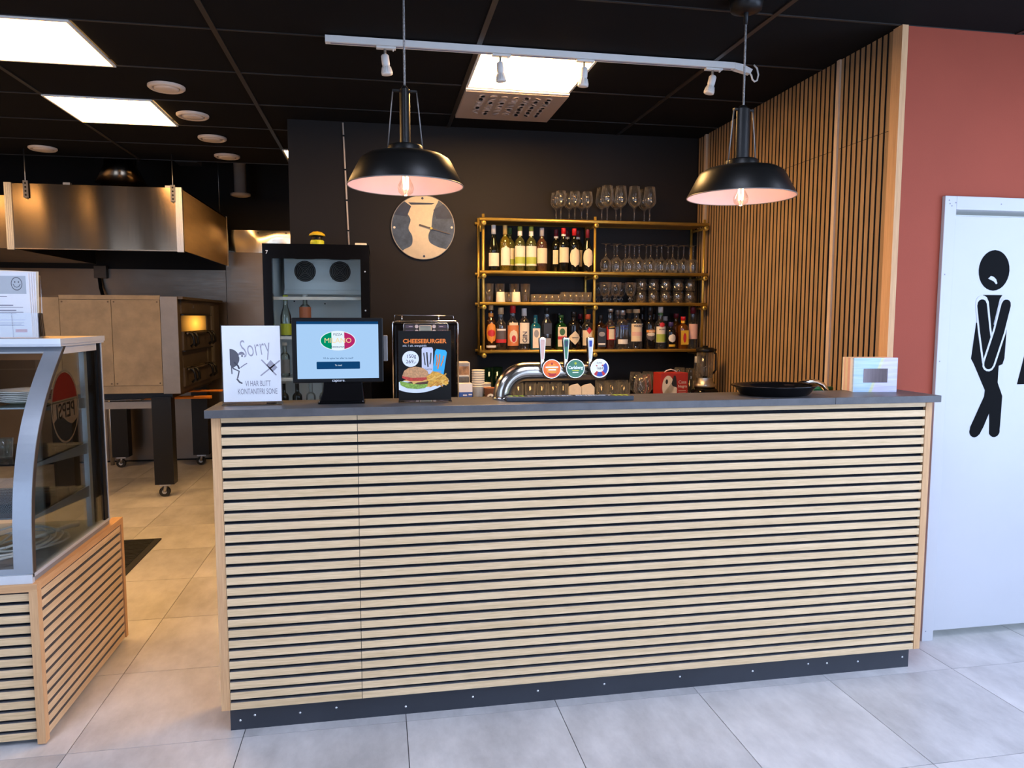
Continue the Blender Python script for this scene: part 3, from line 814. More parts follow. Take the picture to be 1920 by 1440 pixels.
tg = thing('glass_tumbler', 'small glass on the middle shelf of the display case', 'drinking glass', (-.90, .36, 1.0115))
MB().lathe([(0, .004), (.022, .002), (.028, .075), (.0265, .075), (.021, .006), (0, .006)], 18).build('bowl', M['glass'], tg, False)
# leaflet holder on the case
mh = thing('leaflet_holder', 'clear acrylic holder full of white menu leaflets on the glass case', 'leaflet holder', (-.90, .52, 1.4665))
MB().box((-.16, -.002, 0), (.092, .0, .25)).box((-.16, -.045, 0), (.105, .012, .004)).prism([(-.045, .0), (-.04, .0), (-.05, .10), (-.052, .10)], 0, .001, ((0, 0, 0), (0, 1, 0), (0, 0, 1))).build('back_plate', M['acryl'], mh, False)
MB().prism([(-.05, 0), (.012, 0), (-.004, .10), (-.046, .10)], 0, .003, ((.092, 0, 0), (0, 1, 0), (0, 0, 1))).build('side_plate', M['acryl'], mh, False)
MB().box((-.16, -.048, 0), (.092, -.045, .10)).build('front_lip', M['acryl'], mh, False)
for i in range(5):
    o = MB().box((-.15, -.040+i*.007, .005), (.068+.003*i, -.036+i*.007, .255+.003*i)).build('leaflet', M['paper'] if i < 4 else M['cream'], mh, False)
    o.rotation_euler = (0, .012*i-.015, 0)
FH = ((0, -.0405, 0), (1, 0, 0), (0, 0, 1))
pr = mh.children[-5]
M['pale_grey'] = mat('pale grey print', (.45, .49, .53), .7, noise=(10, .03))
decal('header_band', [[(-.15, .175), (.055, .175), (.055, .245), (-.15, .245)]], M['pale_grey'], pr, FH, .0004, world=False)
sml = [ [(.022+.020*math.cos(t)*k, .214+.026*math.sin(t)*k) for k in (1,)][0] for t in [2*PI*i/24 for i in range(24)]]
sb = MB()
for i in range(24):
    a, b2 = sml[i], sml[(i+1) % 24]
    ia = (.022+(a[0]-.022)*.9, .214+(a[1]-.214)*.9); ib = (.022+(b2[0]-.022)*.9, .214+(b2[1]-.214)*.9)
    sb.prism([a, b2, ib, ia], .0008, .001, FH)
sb.prism(ell(.016, .221, .0022, .003, 10), .0008, .001, FH); sb.prism(ell(.029, .221, .0022, .003, 10), .0008, .001, FH)
sb.prism(stroke([(.010, .212), (.014, .204), (.022, .200), (.030, .204), (.035, .212)], .0022), .0008, .001, FH)
sb.build('smiley', M['dark_ink'], pr, False)
lines = MB()
for z, l, h_ in ((.163, .03, .003), (.128, .05, .004), (.121, .085, .002), (.108, .06, .004), (.102, .085, .002), (.098, .06, .002), (.072, .09, .001), (.060, .085, .002), (.055, .075, .002), (.050, .085, .002)):
    lines.prism([(-.05, z), (-.05+l+.005, z), (-.05+l+.005, z+h_), (-.05, z+h_)], .0004, .0006, FH)
lines.build('print_lines', M['grey_ink'], pr, False)
M['redprint'] = mat('red print', (.50, .07, .09), .6, noise=(30, .05))
decal('red_mark', [[(.008, .024), (.050, .024), (.050, .036), (.008, .036)]], M['redprint'], pr, FH, .0004, world=False)

# ------------------------------------------------------------------ pizza oven
ov = thing('pizza_oven', 'large grey double-deck pizza oven on black castor legs in the kitchen', 'pizza oven', (-1.66, 4.65, 0))
MB().box((-2.19, 3.872, .912), (-1.152, 5.5, 1.70)).build('body', M['oven_dark'], ov)
MB().box((-2.19, 3.86, .91), (-2.048, 3.876, 1.71)).build('side_strip', M['enamel'], ov)
MB().box((-2.046, 3.86, 1.695), (-1.275, 3.876, 1.73)).build('top_strip', M['enamel'], ov)
MB().box((-2.046, 3.86, .912), (-1.275, 3.876, .975)).build('bottom_strip', M['enamel'], ov)
for x0, x1 in ((-2.044, -1.655), (-1.651, -1.277)):
    p = MB().box((x0, 3.858, .978), (x1, 3.874, 1.692)).build('side_panel', M['enamel'], ov)
    for x in (x0+.02, x1-.02):
        for z in (.995, 1.675):
            MB().cyl((x, 3.858, z), (x, 3.855, z), .007, 8).build('screw', M['oven_dark'], p)
MB().box((-1.273, 3.858, .905), (-1.14, 3.876, 1.72)).build('corner_trim', M['enamel2'], ov)
MB().box((-2.2, 3.88, 1.70), (-1.10, 5.5, 1.722)).build('roof', M['oven_dark'], ov)
XF = -1.152
MB().box((XF, 3.876, .91), (XF+.012, 5.5, 1.71)).build('front_frame', M['oven_dark'], ov)
MB().box((XF, 3.95, 1.58), (XF+.022, 5.05, 1.70)).build('control_strip', M['oven_dark'], ov)
MB().box((XF+.022, 4.36, 1.63), (XF+.026, 4.375, 1.655)).build('badge', M['alu'], ov)
M['ovenglow'] = mat('lit oven window', (.10, .05, .02), .25, noise=(6, .3), emit=((1.0, .42, .05), 1.0))
nt = M['ovenglow'].node_tree
_tc = nt.nodes.new('ShaderNodeTexCoord'); _g = nt.nodes.new('ShaderNodeTexGradient'); _g.gradient_type = 'SPHERICAL'
_mp = nt.nodes.new('ShaderNodeMapping'); _mp.inputs['Location'].default_value = (-.52, .31, -6.87); _mp.inputs['Scale'].default_value = (1, 1.55, 4.6)
nt.links.new(_tc.outputs['Object'], _mp.inputs['Vector']); nt.links.new(_mp.outputs[0], _g.inputs['Vector'])
_pw = nt.nodes.new('ShaderNodeMath'); _pw.operation = 'MULTIPLY'; _pw.inputs[1].default_value = 2.4
_p2 = nt.nodes.new('ShaderNodeMath'); _p2.operation = 'POWER'; _p2.inputs[1].default_value = 2.0
nt.links.new(_g.outputs['Fac'], _p2.inputs[0]); nt.links.new(_p2.outputs[0], _pw.inputs[0])
nt.links.new(_pw.outputs[0], nt.nodes['Principled BSDF'].inputs['Emission Strength'])
for zt, lit in ((1.575, True), (1.265, False)):
    d = MB().box((XF+.010, 3.96, zt-.31), (XF+.030, 5.0, zt-.15)).build('deck_door', M['oven_dark'], ov)
    MB().box((XF+.008, 3.97, zt-.148), (XF+.016, 4.86, zt-.012)).build('window', M['ovenglow'] if lit else M['oven_dark'], d)
    MB().box((XF+.012, 4.86, zt-.15), (XF+.022, 4.90, zt-.012)).build('window_stay', M['enamel2'], d)
    MB().box((XF+.010, 3.95, zt-.012), (XF+.04, 5.02, zt-.001)).build('lintel', M['black'], d)
    MB().tube([(XF+.05, 4.0, zt-.165), (XF+.05, 4.96, zt-.165)], .008, 8).build('hinge_bar', M['oven_dark'], d)
    for yy in (4.03, 4.17, 4.72, 4.86):
        MB().tube([(XF+.02, yy, zt-.16), (XF+.075, yy, zt-.165), (XF+.095, yy, zt-.20), (XF+.10, yy, zt-.255), (XF+.07, yy, zt-.28)], .013, 8).build('handle', M['black'], d)
MB().box((XF+.012, 5.08, .98), (XF+.03, 5.16, 1.66)).build('control_panel', M['enamel2'], ov)
MB().box((-2.1, 3.92, .86), (-1.22, 5.45, .91)).build('stand_frame', M['black'], ov)
MB().box((-2.05, 3.93, .775), (-1.39, 3.96, .835)).build('stand_beam', M['enamel2'], ov)
lg = MB().box((-.078, -.06, .115), (.078, .06, .875)).mesh('leg', M['blackmatte'])
for x, y in ((-1.31, 3.965), (-2.09, 3.965), (-2.105, 5.36), (-1.325, 5.36)):
    l = put('leg', lg, (x+1.66, y-4.65, 0), ov); ORG[l.name] = (x, y, 0)
    k = MB().tube([(-.012, -.02, .045), (.0, -.02, .115)], .014, 8).box((-.045, -.045, .10), (.045, .045, .116)).tube([(-.012, .02, .045), (.0, .02, .115)], .014, 8).build('castor_fork', M['alu'], l, False)
    MB().cyl((-.015, -.018, .044), (-.015, .018, .044), .044, 18).build('castor_wheel', M['rubber'], l, False)
    MB().cyl((-.015, -.020, .044), (-.015, .020, .044), .02, 12).build('castor_hub', M['alu'], l, False)
# peels resting below the oven
plm = plain('orange_plastic', (.75, .24, .02), .4)
for i, (x1, y, z, l) in enumerate(((-1.05, 4.6, .795, 'thick orange handle of a pizza peel, lower of the two under the oven'), (-.90, 4.75, .84, 'thin orange handle of a pizza peel, upper of the two under the oven'))):
    t = thing('pizza_peel', l, 'pizza peel', (x1-.5, y, z))
    MB().tube([(-.1, 0, 0), (.5, 0, 0)], .016 if i == 0 else .011, 10).build('peel_handle', M['orange_plastic'], t, False)
    MB().box((-.45, -.15, -.003), (-.08, .15, .003)).build('peel_blade', M['alu'], t, False)
MB_ = MB().tube([(-2.25, 5.5, 0), (-2.25, 5.5, .9)], .02, 10).build('drain_pipe', M['alu'], loc=(-2.25, 5.5, 0))
tag(MB_, 'thin grey upright pipe against the steel wall under the oven', 'pipe')
cbl = MB().tube([(-2.325, 5.6, 1.97), (-2.31, 5.58, 1.85), (-2.28, 5.55, 1.76), (-2.28, 5.5, 1.727)], .018, 8).build('oven_cable', M['black'], loc=(-2.3, 5.55, 1.73))
tag(cbl, 'black cable rising behind the pizza oven', 'cable')
jb = MB().box((-2.37, 5.58, 1.95), (-2.25, 5.64, 2.08)).build('junction_box', M['oven_dark'], loc=(-2.31, 5.61, 2.0), bevel=.004)
tag(jb, 'small brown junction box on the steel wall over the oven', 'junction box')

# ------------------------------------------------------------------ extractor hood
hd = thing('extractor_hood', 'big brushed steel extractor hood hanging over the pizza oven', 'extractor hood', (-1.66, 4.5, 2.08))
HX0, HX1, HY0, HY1, HZ0, HZ1 = -2.31, -1.02, 3.66, 5.45, 2.085, 2.582
# front plate gently buckled
b = MB(); nx, nz = 24, 6
vs = []
for j in range(nz+1):
    for i in range(nx+1):
        x = HX0+.03+(HX1-.03-HX0-.03)*i/nx; z = HZ0+(HZ1-HZ0)*j/nz
        vs.append((x, HY0+.004*math.sin(i*.8+.12*j)+.003*math.sin(i*.35), z))
b.add(vs, [(j*(nx+1)+i, j*(nx+1)+i+1, (j+1)*(nx+1)+i+1, (j+1)*(nx+1)+i) for j in range(nz) for i in range(nx)], 0, True)
b.build('front_plate', M['steel'], hd)
MB().box((HX1-.012, HY0+.03, HZ0), (HX1, HY1, HZ1)).build('side_plate', M['steel_side'], hd)
MB().box((HX0, HY0+.03, HZ0), (HX0+.012, HY1, HZ1)).build('side_plate', M['steel_h'], hd)
MB().box((HX0, HY0+.02, HZ1-.01), (HX1, HY1, HZ1)).build('top_plate', M['steel_h'], hd)
for x in (HX0, HX1-.05):
    c = MB().box((x, HY0-.008, HZ0-.012), (x+.05, HY0+.03, HZ1+.004)).build('corner_profile', M['alu'], hd)
    for q in (.012, .025, .038): MB().box((x+q-.002, HY0-.011, HZ0), (x+q+.002, HY0-.008, HZ1)).build('profile_rib', M['alu'], c)
MB().box((HX1-.008, HY1-.02, HZ0-.004), (HX1+.006, HY1+.004, HZ1+.01)).build('rear_profile', M['alu'], hd)
MB().box((HX0+.012, HY0+.02, HZ0+.18), (HX1-.012, HY1, HZ0+.19)).build('filter_deck', M['oven_dark'], hd)
MB().box((HX0, HY0, HZ0-.006), (HX1, HY0+.03, HZ0+.002)).build('bottom_gutter', M['steel_h'], hd)
for x, y in ((-2.155, 3.652), (-1.085, 3.652), (-1.04, 5.2)):
    rd = MB().tube([(x, y, HZ1-.12), (x, y, 3.45 if y > 4 else 2.85)], .004, 6).build('threaded_rod', M['alu'], hd)
    if y < 4:
        h_ = MB().box((x-.018, y-.006, HZ1-.11), (x+.018, y, HZ1+.02)).build('hanger_plate', M['enamel2'], rd)
        for z in (-.09, -.06, -.03, 0):
            MB().cyl((x, y-.006, HZ1+z), (x, y-.007, HZ1+z), .008, 8).build('slot_hole', M['black'], rd)
for x in (-1.9, -1.15):
    MB().box((x, HY0+.02, HZ1), (x+.05, HY0+.06, HZ1+.02)).build('clip', M['alu'], hd)
dk = MB().lathe([(.165, 0), (.165, .13), (.21, .14), (.13, .30), (.12, .9)], 24, (-1.70, 4.4, HZ1)).build('exhaust_duct', M['steel'], loc=(-1.70, 4.4, HZ1))
tag(dk, 'round steel exhaust duct rising from the hood into the dark', 'duct')
h2 = thing('extractor_hood', 'neighbouring steel hood cut off by the left edge of the picture', 'extractor hood', (-2.9, 4.5, 2.08))
MB().box((-3.6, 3.75, 2.09), (-2.335, 3.77, 2.50)).build('front_plate', M['steel'], h2)
MB().box((-3.6, 3.77, 2.09), (-2.335, 5.4, 2.50)).build('body', M['steel_h'], h2)
for x0, x1, y, l in ((-1.98, -1.70, 4.75, 'left'), (-1.36, -1.16, 4.85, 'right')):
    t = MB().box((x0, y, 3.02), (x1, y+.2, 3.06)).build('cable_tray', M['enamel2'], loc=(x0, y, 3.02))
    tag(t, 'pale perforated cable tray in the dark void, %s of the exhaust duct' % l, 'cable tray')
# floor mat
fm = thing('floor_mat', 'black ribbed rubber mat on the kitchen floor behind the display case', 'floor mat', (-1.5, 2.26, 0))
MB().box((-2.0, 1.84, .0), (-1.0, 2.65, .008)).build('mat_base', M['rubber'], fm)
rb = MB().box((-.46, -.007, .008), (.46, .007, .013)).mesh('rib', M['rubber'])
for i in range(26): put('rib', rb, (0, -.36+i*.0285, 0), fm)
# ------------------------------------------------------------------ drinks fridge
M['fr_in'] = mat('pale grey liner', (.74, .77, .78), .45, noise=(4, .04))
fr = thing('drinks_fridge', 'tall black-framed glass-door drinks fridge against the grey wall', 'fridge', (.167, 2.05, 0))
FX0, FX1, FY0, FY1, FZ = -.137, .470, 1.75, 2.36, 1.976
MB().box((FX0, FY0+.05, .06), (FX0+.03, FY1, FZ)).box((FX1-.03, FY0+.05, .06), (FX1, FY1, FZ)).box((FX0, FY0+.05, FZ-.04), (FX1, FY1, FZ)).box((FX0, FY0+.05, .06), (FX1, FY1, .14)).build('cabinet', M['black'], fr)
MB().box((FX0+.03, FY1-.03, .14), (FX1-.03, FY1-.02, FZ-.04)).box((FX0+.03, FY0+.06, .14), (FX0+.034, FY1-.03, FZ-.04)).box((FX1-.034, FY0+.06, .14), (FX1-.03, FY1-.03, FZ-.04)).box((FX0+.03, FY0+.06, FZ-.05), (FX1-.03, FY1-.03, FZ-.04)).build('liner', M['fr_in'], fr)
MB().box((FX0+.02, FY0+.1, 0), (FX1-.02, FY1, .06)).build('plinth', M['black'], fr)
dr = MB().box((FX0, FY0, .08), (FX0+.052, FY0+.045, FZ)).box((FX1-.052, FY0, .08), (FX1, FY0+.045, FZ)).box((FX0+.052, FY0, FZ-.085), (FX1-.052, FY0+.045, FZ)).box((FX0+.052, FY0, .08), (FX1-.052, FY0+.045, .17)).build('door', M['blackgloss'], fr)
MB().box((FX0+.052, FY0+.014, .17), (FX1-.052, FY0+.018, FZ-.085)).build('door_glass', M['pane'], dr)
for z in (1.82, 1.59): MB().cyl((FX1-.026, FY0, z), (FX1-.026, FY0-.002, z), .005, 10).build('door_rivet', M['alu'], dr)
text('7', .03, M['paper'], dr, ((0, FY0, 0), (1, 0, 0), (0, 0, 1)), (FX0+.025, 1.925), name='door_number')
fp = MB().box((FX0+.075, 2.12, 1.72), (FX1-.045, 2.32, 1.915)).build('fan_panel', M['fr_in'], fr, bevel=.004)
for x in (.066, .282):
    f = MB().cyl((x, 2.1185, 1.84), (x, 2.121, 1.84), .066, 28).build('fan', M['black'], fp)
    for r_ in (.015, .026, .037, .048, .059):
        MB().tube([(x+r_*math.cos(a*PI/14), 2.116, 1.84+r_*math.sin(a*PI/14)) for a in range(28)], .0012, 5, closed=True).build('guard_ring', M['enamel2'], f)
    MB().tube([(x-.05, 2.115, 1.79), (x+.05, 2.115, 1.89)], .0015, 5).tube([(x-.05, 2.115, 1.89), (x+.05, 2.115, 1.79)], .0015, 5).build('guard_bars', M['enamel2'], f)
MB().box((FX0+.075, 2.09, 1.695), (FX1-.045, 2.30, 1.72)).build('drip_trough', M['fr_in'], fr)
for z in (1.66, 1.425, 1.175, .92, .65, .40):
    sh = MB().box((FX0+.04, 1.84, z-.006), (FX1-.04, 1.852, z+.012)).build('wire_shelf', M['ceilwhite'], fr)
    wr_ = MB()
    for k in range(14): wr_.box((FX0+.05+k*.037, 1.852, z), (FX0+.054+k*.037, 2.28, z+.004))
    wr_.build('shelf_wires', M['ceilwhite'], sh)
for x in (FX0+.11, .17, .175):
    MB().cyl((x, FY1-.03, 1.655 if x < .1 else 1.64+(x-.17)*8), (x, FY1-.033, 1.655 if x < .1 else 1.64+(x-.17)*8), .005, 8).build('rivet', M['black'], fr)

# ---- bottles
def label_patch(b, r, a, z0, z1, shape='rect', n=10, off=.0007, phi=-PI/2, m=0):
    vs = []; fs = []
    rows = 8 if shape != 'rect' else 1
    for j in range(rows+1):
        t = j/rows
        z = z0+(z1-z0)*t
        if shape == 'oval': w = math.sqrt(max(0, 1-(2*t-1)**2))
        elif shape == 'diamond': w = 1-abs(2*t-1)
        elif shape == 'arch': w = 1 if t < .7 else math.sqrt(max(0, 1-((t-.7)/.3)**2))*.6+.4*(t < 1)
        else: w = 1
        for i in range(n+1):
            q = phi+(2*i/n-1)*a*max(w, .02)
            vs.append(((r+off)*math.cos(q), (r+off)*math.sin(q), z))
    for j in range(rows):
        for i in range(n):
            k = j*(n+1)+i
            fs.append((k, k+1, k+n+2, k+n+1))
    return b.add(vs, fs, m, True)

PROF = {
 'bordeaux': [(0, .004), (.90, 0), (1, .02), (1, .60), (.97, .64), (.80, .70), (.50, .745), (.38, .77), (.37, .97), (.40, .975), (.40, 1), (0, 1)],
 'burgundy': [(0, .004), (.92, 0), (1, .02), (1, .44), (.95, .50), (.74, .60), (.50, .70), (.38, .78), (.36, .97), (.39, .975), (.39, 1), (0, 1)],
 'spirit': [(0, .004), (.93, 0), (1, .02), (1, .56), (.96, .61), (.80, .655), (.50, .69), (.42, .72), (.40, .97), (.43, .975), (.43, 1), (0, 1)],
 'squat': [(0, .004), (.93, 0), (1, .02), (1, .62), (.94, .69), (.70, .745), (.42, .77), (.38, .80), (.38, 1), (0, 1)],
 'tall': [(0, .004), (.93, 0), (1, .02), (1, .60), (.90, .66), (.60, .71), (.46, .76), (.42, .97), (.46, .975), (.46, 1), (0, 1)],
}
def bottle(label, loc, h, r, kind, glass, cap, labs=(), txt=(), square=0., name='bottle', group='bottles on the brass shelves', band=None, phi=-PI/2, liquid=None):
    t = thing(name, label, 'bottle', loc, group=group)
    t.rotation_euler = (0, 0, phi+PI/2)
    pr_ = [(q*r, z*h) for q, z in PROF[kind]]
    body = MB().lathe(pr_, 20, square=square, a0=PI/4 if False else 0).build('glass_body', M[glass], t, False)
    if liquid:
        fill = [(q*r*.93, max(z*h, .006)) for q, z in PROF[kind] if z <= .62]
        top = fill[-1]
        MB().lathe(fill+[(0, top[1])], 16, square=square).build('liquid', M[liquid], body, False)
    if cap:
        cm, cl, cr = cap
        nr = PROF[kind][-2][0]*r*cr
        MB().lathe([(0, h*1.002), (nr*.96, h*1.002), (nr, h*.995), (nr*1.04, h-cl), (0, h-cl)][::-1], 14).build('cap', M[cm], t, False)
    if band:
        bm, z0, z1 = band
        MB().lathe([(PROF[kind][-3][0]*r*1.09, z0*h), (PROF[kind][-3][0]*r*1.09, z1*h)], 14).build('neck_band', M[bm], t, False)
    for k, (shape, z0, z1, a, lm) in enumerate(labs):
        b = MB()
        if square:
            w = r*math.sin(min(a, 1.2))*.98
            pts = [(-w, z0*h), (w, z0*h), (w, z1*h), (-w, z1*h)] if shape == 'rect' else ell(0, (z0+z1)/2*h, w, (z1-z0)/2*h, 20)
            b.prism(pts, .0006+.0004*k, .0009+.0004*k, ((0, -r, 0), (1, 0, 0), (0, 0, 1)))
        else: label_patch(b, r, a, z0*h, z1*h, shape, off=.0007+.0005*k, phi=-PI/2)
        b.build('paper_label' if k == 0 else 'label_mark', M[lm], t, False)
    for body_, sz, tm_, zf, rot in txt:
        text(body_, sz, M[tm_], t, ((0, -r-.0022, 0), (1, 0, 0), (0, 0, 1)), (0, zf*h), 0, rot=rot, world=False, bold=.0004)
    return t
plain('g_dark', (.006, .007, .005), .08); plain('g_black', (.005, .005, .006), .15)
M['g_clear'] = thin_glass('clear bottle', (.94, .95, .95), base=.03, gloss=.8, body=.03, body_col=(.85, .85, .82), edge=.45)  # bright rims painted in as pale scattering at the edges
M['g_yellow'] = thin_glass('yellow wine bottle', (.85, .75, .25), body=.45, body_col=(.45, .34, .03), base=.05)
M['g_green'] = thin_glass('pale green wine bottle', (.80, .82, .45), body=.35, body_col=(.35, .36, .10), base=.05)
M['g_rose'] = thin_glass('rose wine bottle', (.75, .45, .28), body=.5, body_col=(.28, .13, .07), base=.05)
M['g_brown'] = thin_glass('brown spirit', (.45, .20, .06), body=.5, body_col=(.10, .035, .01), base=.05)
M['g_amber'] = thin_glass('amber spirit', (.85, .40, .10), body=.5, body_col=(.42, .13, .015), base=.05)
M['g_red'] = thin_glass('red aperitif', (.8, .15, .08), body=.65, body_col=(.34, .02, .012), base=.05)
M['g_blue'] = thin_glass('blue gin bottle', (.15, .55, .72), body=.6, body_col=(.02, .28, .42), base=.05)
M['g_emerald'] = thin_glass('green herbal bottle', (.10, .45, .15), body=.6, body_col=(.015, .12, .03), base=.05)
plain('cap_white', (.72, .70, .66)); plain('cap_gold', (.62, .40, .12), .35); plain('cap_green', (.30, .36, .04)); plain('cap_dkgreen', (.04, .12, .03))
plain('cap_grey', (.50, .47, .45)); plain('cap_red', (.55, .015, .02), .35); plain('cap_wine', (.16, .010, .02), .4); plain('cap_black', (.012, .012, .012), .35)
plain('cap_cork', (.62, .42, .22)); plain('cap_silver', (.62, .61, .60), .3, metal=.8); plain('cap_orange', (.62, .10, .03)); plain('cap_purple', (.06, .04, .16))
plain('l_green', (.38, .46, .06)); plain('l_orange', (.70, .26, .03)); plain('l_red', (.52, .02, .02)); plain('l_black', (.02, .02, .022)); plain('l_dark', (.10, .08, .08))
plain('l_gold', (.62, .40, .08)); plain('l_pink', (.70, .42, .34)); plain('l_blue', (.02, .05, .32)); plain('l_flame', (.62, .20, .06)); plain('l_white', (.80, .76, .68)); plain('l_grey', (.30, .29, .29)); plain('l_yellow', (.70, .42, .02))
Z1, Z2, Z3, Z0 = 1.858, 1.650, 1.327, 2.205
YF, YB = 2.235, 2.318
G1 = 'wine bottles on the brass shelves'
def w(lbl, x, y, h, kind, glass, cap, labs, **k): return bottle(lbl, (x, y, Z1), h, .0365, kind, glass, cap, labs, group=G1, name='wine_bottle', **k)
w('dark wine bottle with white capsule and low white label, leftmost on the shelf', 1.292, YF, .312, 'burgundy', 'g_dark', ('cap_white', .06, 1.05), [('rect', .12, .40, 1.2, 'cream2')])
w('yellow white-wine bottle with gold capsule and arched cream label', 1.370, YF, .312, 'bordeaux', 'g_yellow', ('cap_gold', .06, 1.05), [('arch', .14, .56, .95, 'cream2')])
w('wine bottle with dark green capsule half hidden behind the yellow one', 1.418, YB, .305, 'bordeaux', 'g_green', ('cap_dkgreen', .04, 1.05), [('rect', .16, .54, 1.1, 'cream2'), ('rect', .18, .30, 1.05, 'l_green')])
w('pale wine bottle with green cap and green meadow label, left one of the pair', 1.473, YF, .306, 'bordeaux', 'g_green', ('cap_green', .028, 1.08), [('rect', .14, .57, 1.25, 'cream2'), ('rect', .18, .33, 1.2, 'l_green')], band=('cap_white', .80, .90))
w('pale wine bottle with green cap and green meadow label, right one of the pair', 1.551, YF, .306, 'bordeaux', 'g_green', ('cap_green', .028, 1.08), [('rect', .14, .57, 1.25, 'cream2'), ('rect', .18, .33, 1.2, 'l_green')], band=('cap_white', .80, .90))
w('amber rose wine bottle with grey capsule and cream label', 1.626, YF, .300, 'bordeaux', 'g_rose', ('cap_grey', .055, 1.06), [('rect', .20, .54, 1.2, 'cream')])
w('red wine bottle with dark red capsule and narrow cream label, leftmost of the reds', 1.737, YF+.045, .296, 'bordeaux', 'g_dark', ('cap_wine', .045, 1.06), [('rect', .20, .52, .85, 'cream')], band=('cap_white', .80, .86))
w('red wine bottle with bright red capsule and square cream label', 1.771, YF-.03, .298, 'bordeaux', 'g_dark', ('cap_red', .040, 1.1), [('rect', .22, .56, 1.05, 'cream')], band=('cap_white', .82, .875))
w('red wine bottle with dark red capsule hidden behind the bright red one', 1.823, YB-.012, .296, 'bordeaux', 'g_dark', ('cap_wine', .045, 1.06), [('rect', .2, .5, .6, 'cream')], band=('cap_white', .80, .86))
w('red wine bottle with crimson capsule and tall oval cream label', 1.846, YF-.03, .298, 'bordeaux', 'g_dark', ('cap_red', .048, 1.04), [('oval', .12, .56, 1.1, 'cream')])
w('red wine bottle showing a slice of cream label between the two oval labels', 1.899, YB-.01, .296, 'bordeaux', 'g_dark', ('cap_wine', .045, 1.06), [('rect', .16, .54, .9, 'cream')], band=('cap_white', .80, .86))
w('red wine bottle with thin purple capsule and oval label, rightmost of the reds', 1.940, YF-.03, .296, 'burgundy', 'g_dark', ('cap_wine', .06, 1.0), [('oval', .12, .55, 1.1, 'cream')])
G3 = 'spirit bottles on the lowest brass shelf'
def sp(lbl, x, h, r, kind, glass, cap, labs=(), y=None, **k): return bottle(lbl, (x, YF-.005 if y is None else y, Z3), h, r, kind, glass, cap, labs, group=G3, name='spirit_bottle', **k)
sp('brown rum bottle with orange arched label and orange neck band, leftmost spirit', 1.272, .308, .034, 'tall', 'g_brown', ('cap_cork', .035, 1.05), [('oval', .16, .62, 1.15, 'l_orange'), ('oval', .30, .46, .8, 'l_red'), ('rect', .06, .11, 1.2, 'l_white')], band=('l_orange', .74, .82))
sp('spirit bottle with black label over a bright red band', 1.341, .290, .037, 'spirit', 'g_clear', ('cap_cork', .045, 1.2), [('rect', .24, .52, 1.25, 'l_dark'), ('rect', .18, .26, 1.25, 'l_red'), ('rect', .46, .50, .9, 'l_white')], liquid='g_brown')
sp('spirit bottle with red cap and swirling red and cream label', 1.424, .304, .040, 'spirit', 'g_clear', ('cap_red', .05, 1.15), [('rect', .10, .56, 1.25, 'l_flame'), ('oval', .16, .46, .75, 'cream'), ('rect', .56, .62, .8, 'cream'), ('oval', .18, .34, .35, 'l_red')], liquid='g_amber')
sp('gin bottle with pale cap and vertical lettering on a cream label', 1.503, .284, .036, 'squat', 'g_clear', ('cap_white', .05, 1.3), [('rect', .16, .66, 1.1, 'cream2')], txt=[('GIN', .045, 'dark_ink', .32, PI/2)])
sp('square turquoise gin bottle with arched white label', 1.582, .240, .036, 'squat', 'g_blue', ('cap_white', .022, .9), [('rect', .06, .62, .8, 'cream2'), ('oval', .36, .58, .5, 'l_grey')], square=.6)
sp('tall square clear whisky bottle with slanted black label', 1.662, .288, .034, 'tall', 'g_clear', ('cap_black', .04, 1.1), [('rect', .38, .64, 1.0, 'l_black'), ('rect', .10, .28, .7, 'l_grey')], square=.5, liquid='g_black')
sp('green square herbal liqueur bottle with white, green and red label', 1.764, .240, .038, 'squat', 'g_emerald', ('cap_dkgreen', .02, 1.25), [('rect', .10, .66, 1.0, 'cream'), ('oval', .42, .62, .55, 'cap_dkgreen'), ('rect', .30, .39, 1.0, 'l_red')], square=.6)
sp('round-shouldered black gin bottle with cream diamond label', 1.849, .262, .043, 'squat', 'g_black', ('cap_black', .03, 1.15), [('diamond', .14, .50, 1.2, 'cream')], y=YF-.022, txt=[("HENDRICK'S", .008, 'dark_ink', .325, 0)])
sp('clear spirit bottle with red cap, pourer and cream label with red diamond', 1.956, .246, .042, 'squat', 'g_clear', ('cap_orange', .035, 1.25), [('rect', .12, .55, 1.2, 'cream'), ('diamond', .44, .64, .45, 'l_red')], liquid='g_brown')
sp('black-labelled square whiskey bottle just right of the middle upright', 2.048, .240, .036, 'squat', 'g_brown', ('cap_black', .04, 1.2), [('rect', .08, .62, 1.0, 'l_black'), ('oval', .38, .52, .7, 'l_grey'), ('rect', .14, .19, .8, 'l_white')], square=.5)
sp('red aperitif bottle with cream label and black-yellow flash', 2.120, .284, .037, 'spirit', 'g_clear', ('cap_silver', .02, 1.2), [('rect', .24, .56, 1.0, 'l_red'), ('rect', .26, .50, .55, 'cream'), ('rect', .50, .60, .8, 'l_black')], liquid='g_red', txt=[('APEROL', .011, 'l_yellow', .55, .15)])
sp('clear vodka bottle with silver cap and blue lettering', 2.208, .274, .039, 'squat', 'g_clear', ('cap_silver', .032, 1.3), [('rect', .14, .26, 1.1, 'l_white')], txt=[('ABSOLUT', .0145, 'l_blue', .60, 0), ('VODKA', .0145, 'l_blue', .535, 0)])
sp('clear vodka bottle with broad wooden stopper and large cream label', 2.310, .282, .041, 'squat', 'g_clear', ('cap_cork', .026, 1.6), [('rect', .20, .64, 1.25, 'cream'), ('rect', .34, .44, 1.1, 'l_pink')], txt=[('VODKA', .019, 'dark_ink', .585, 0)])
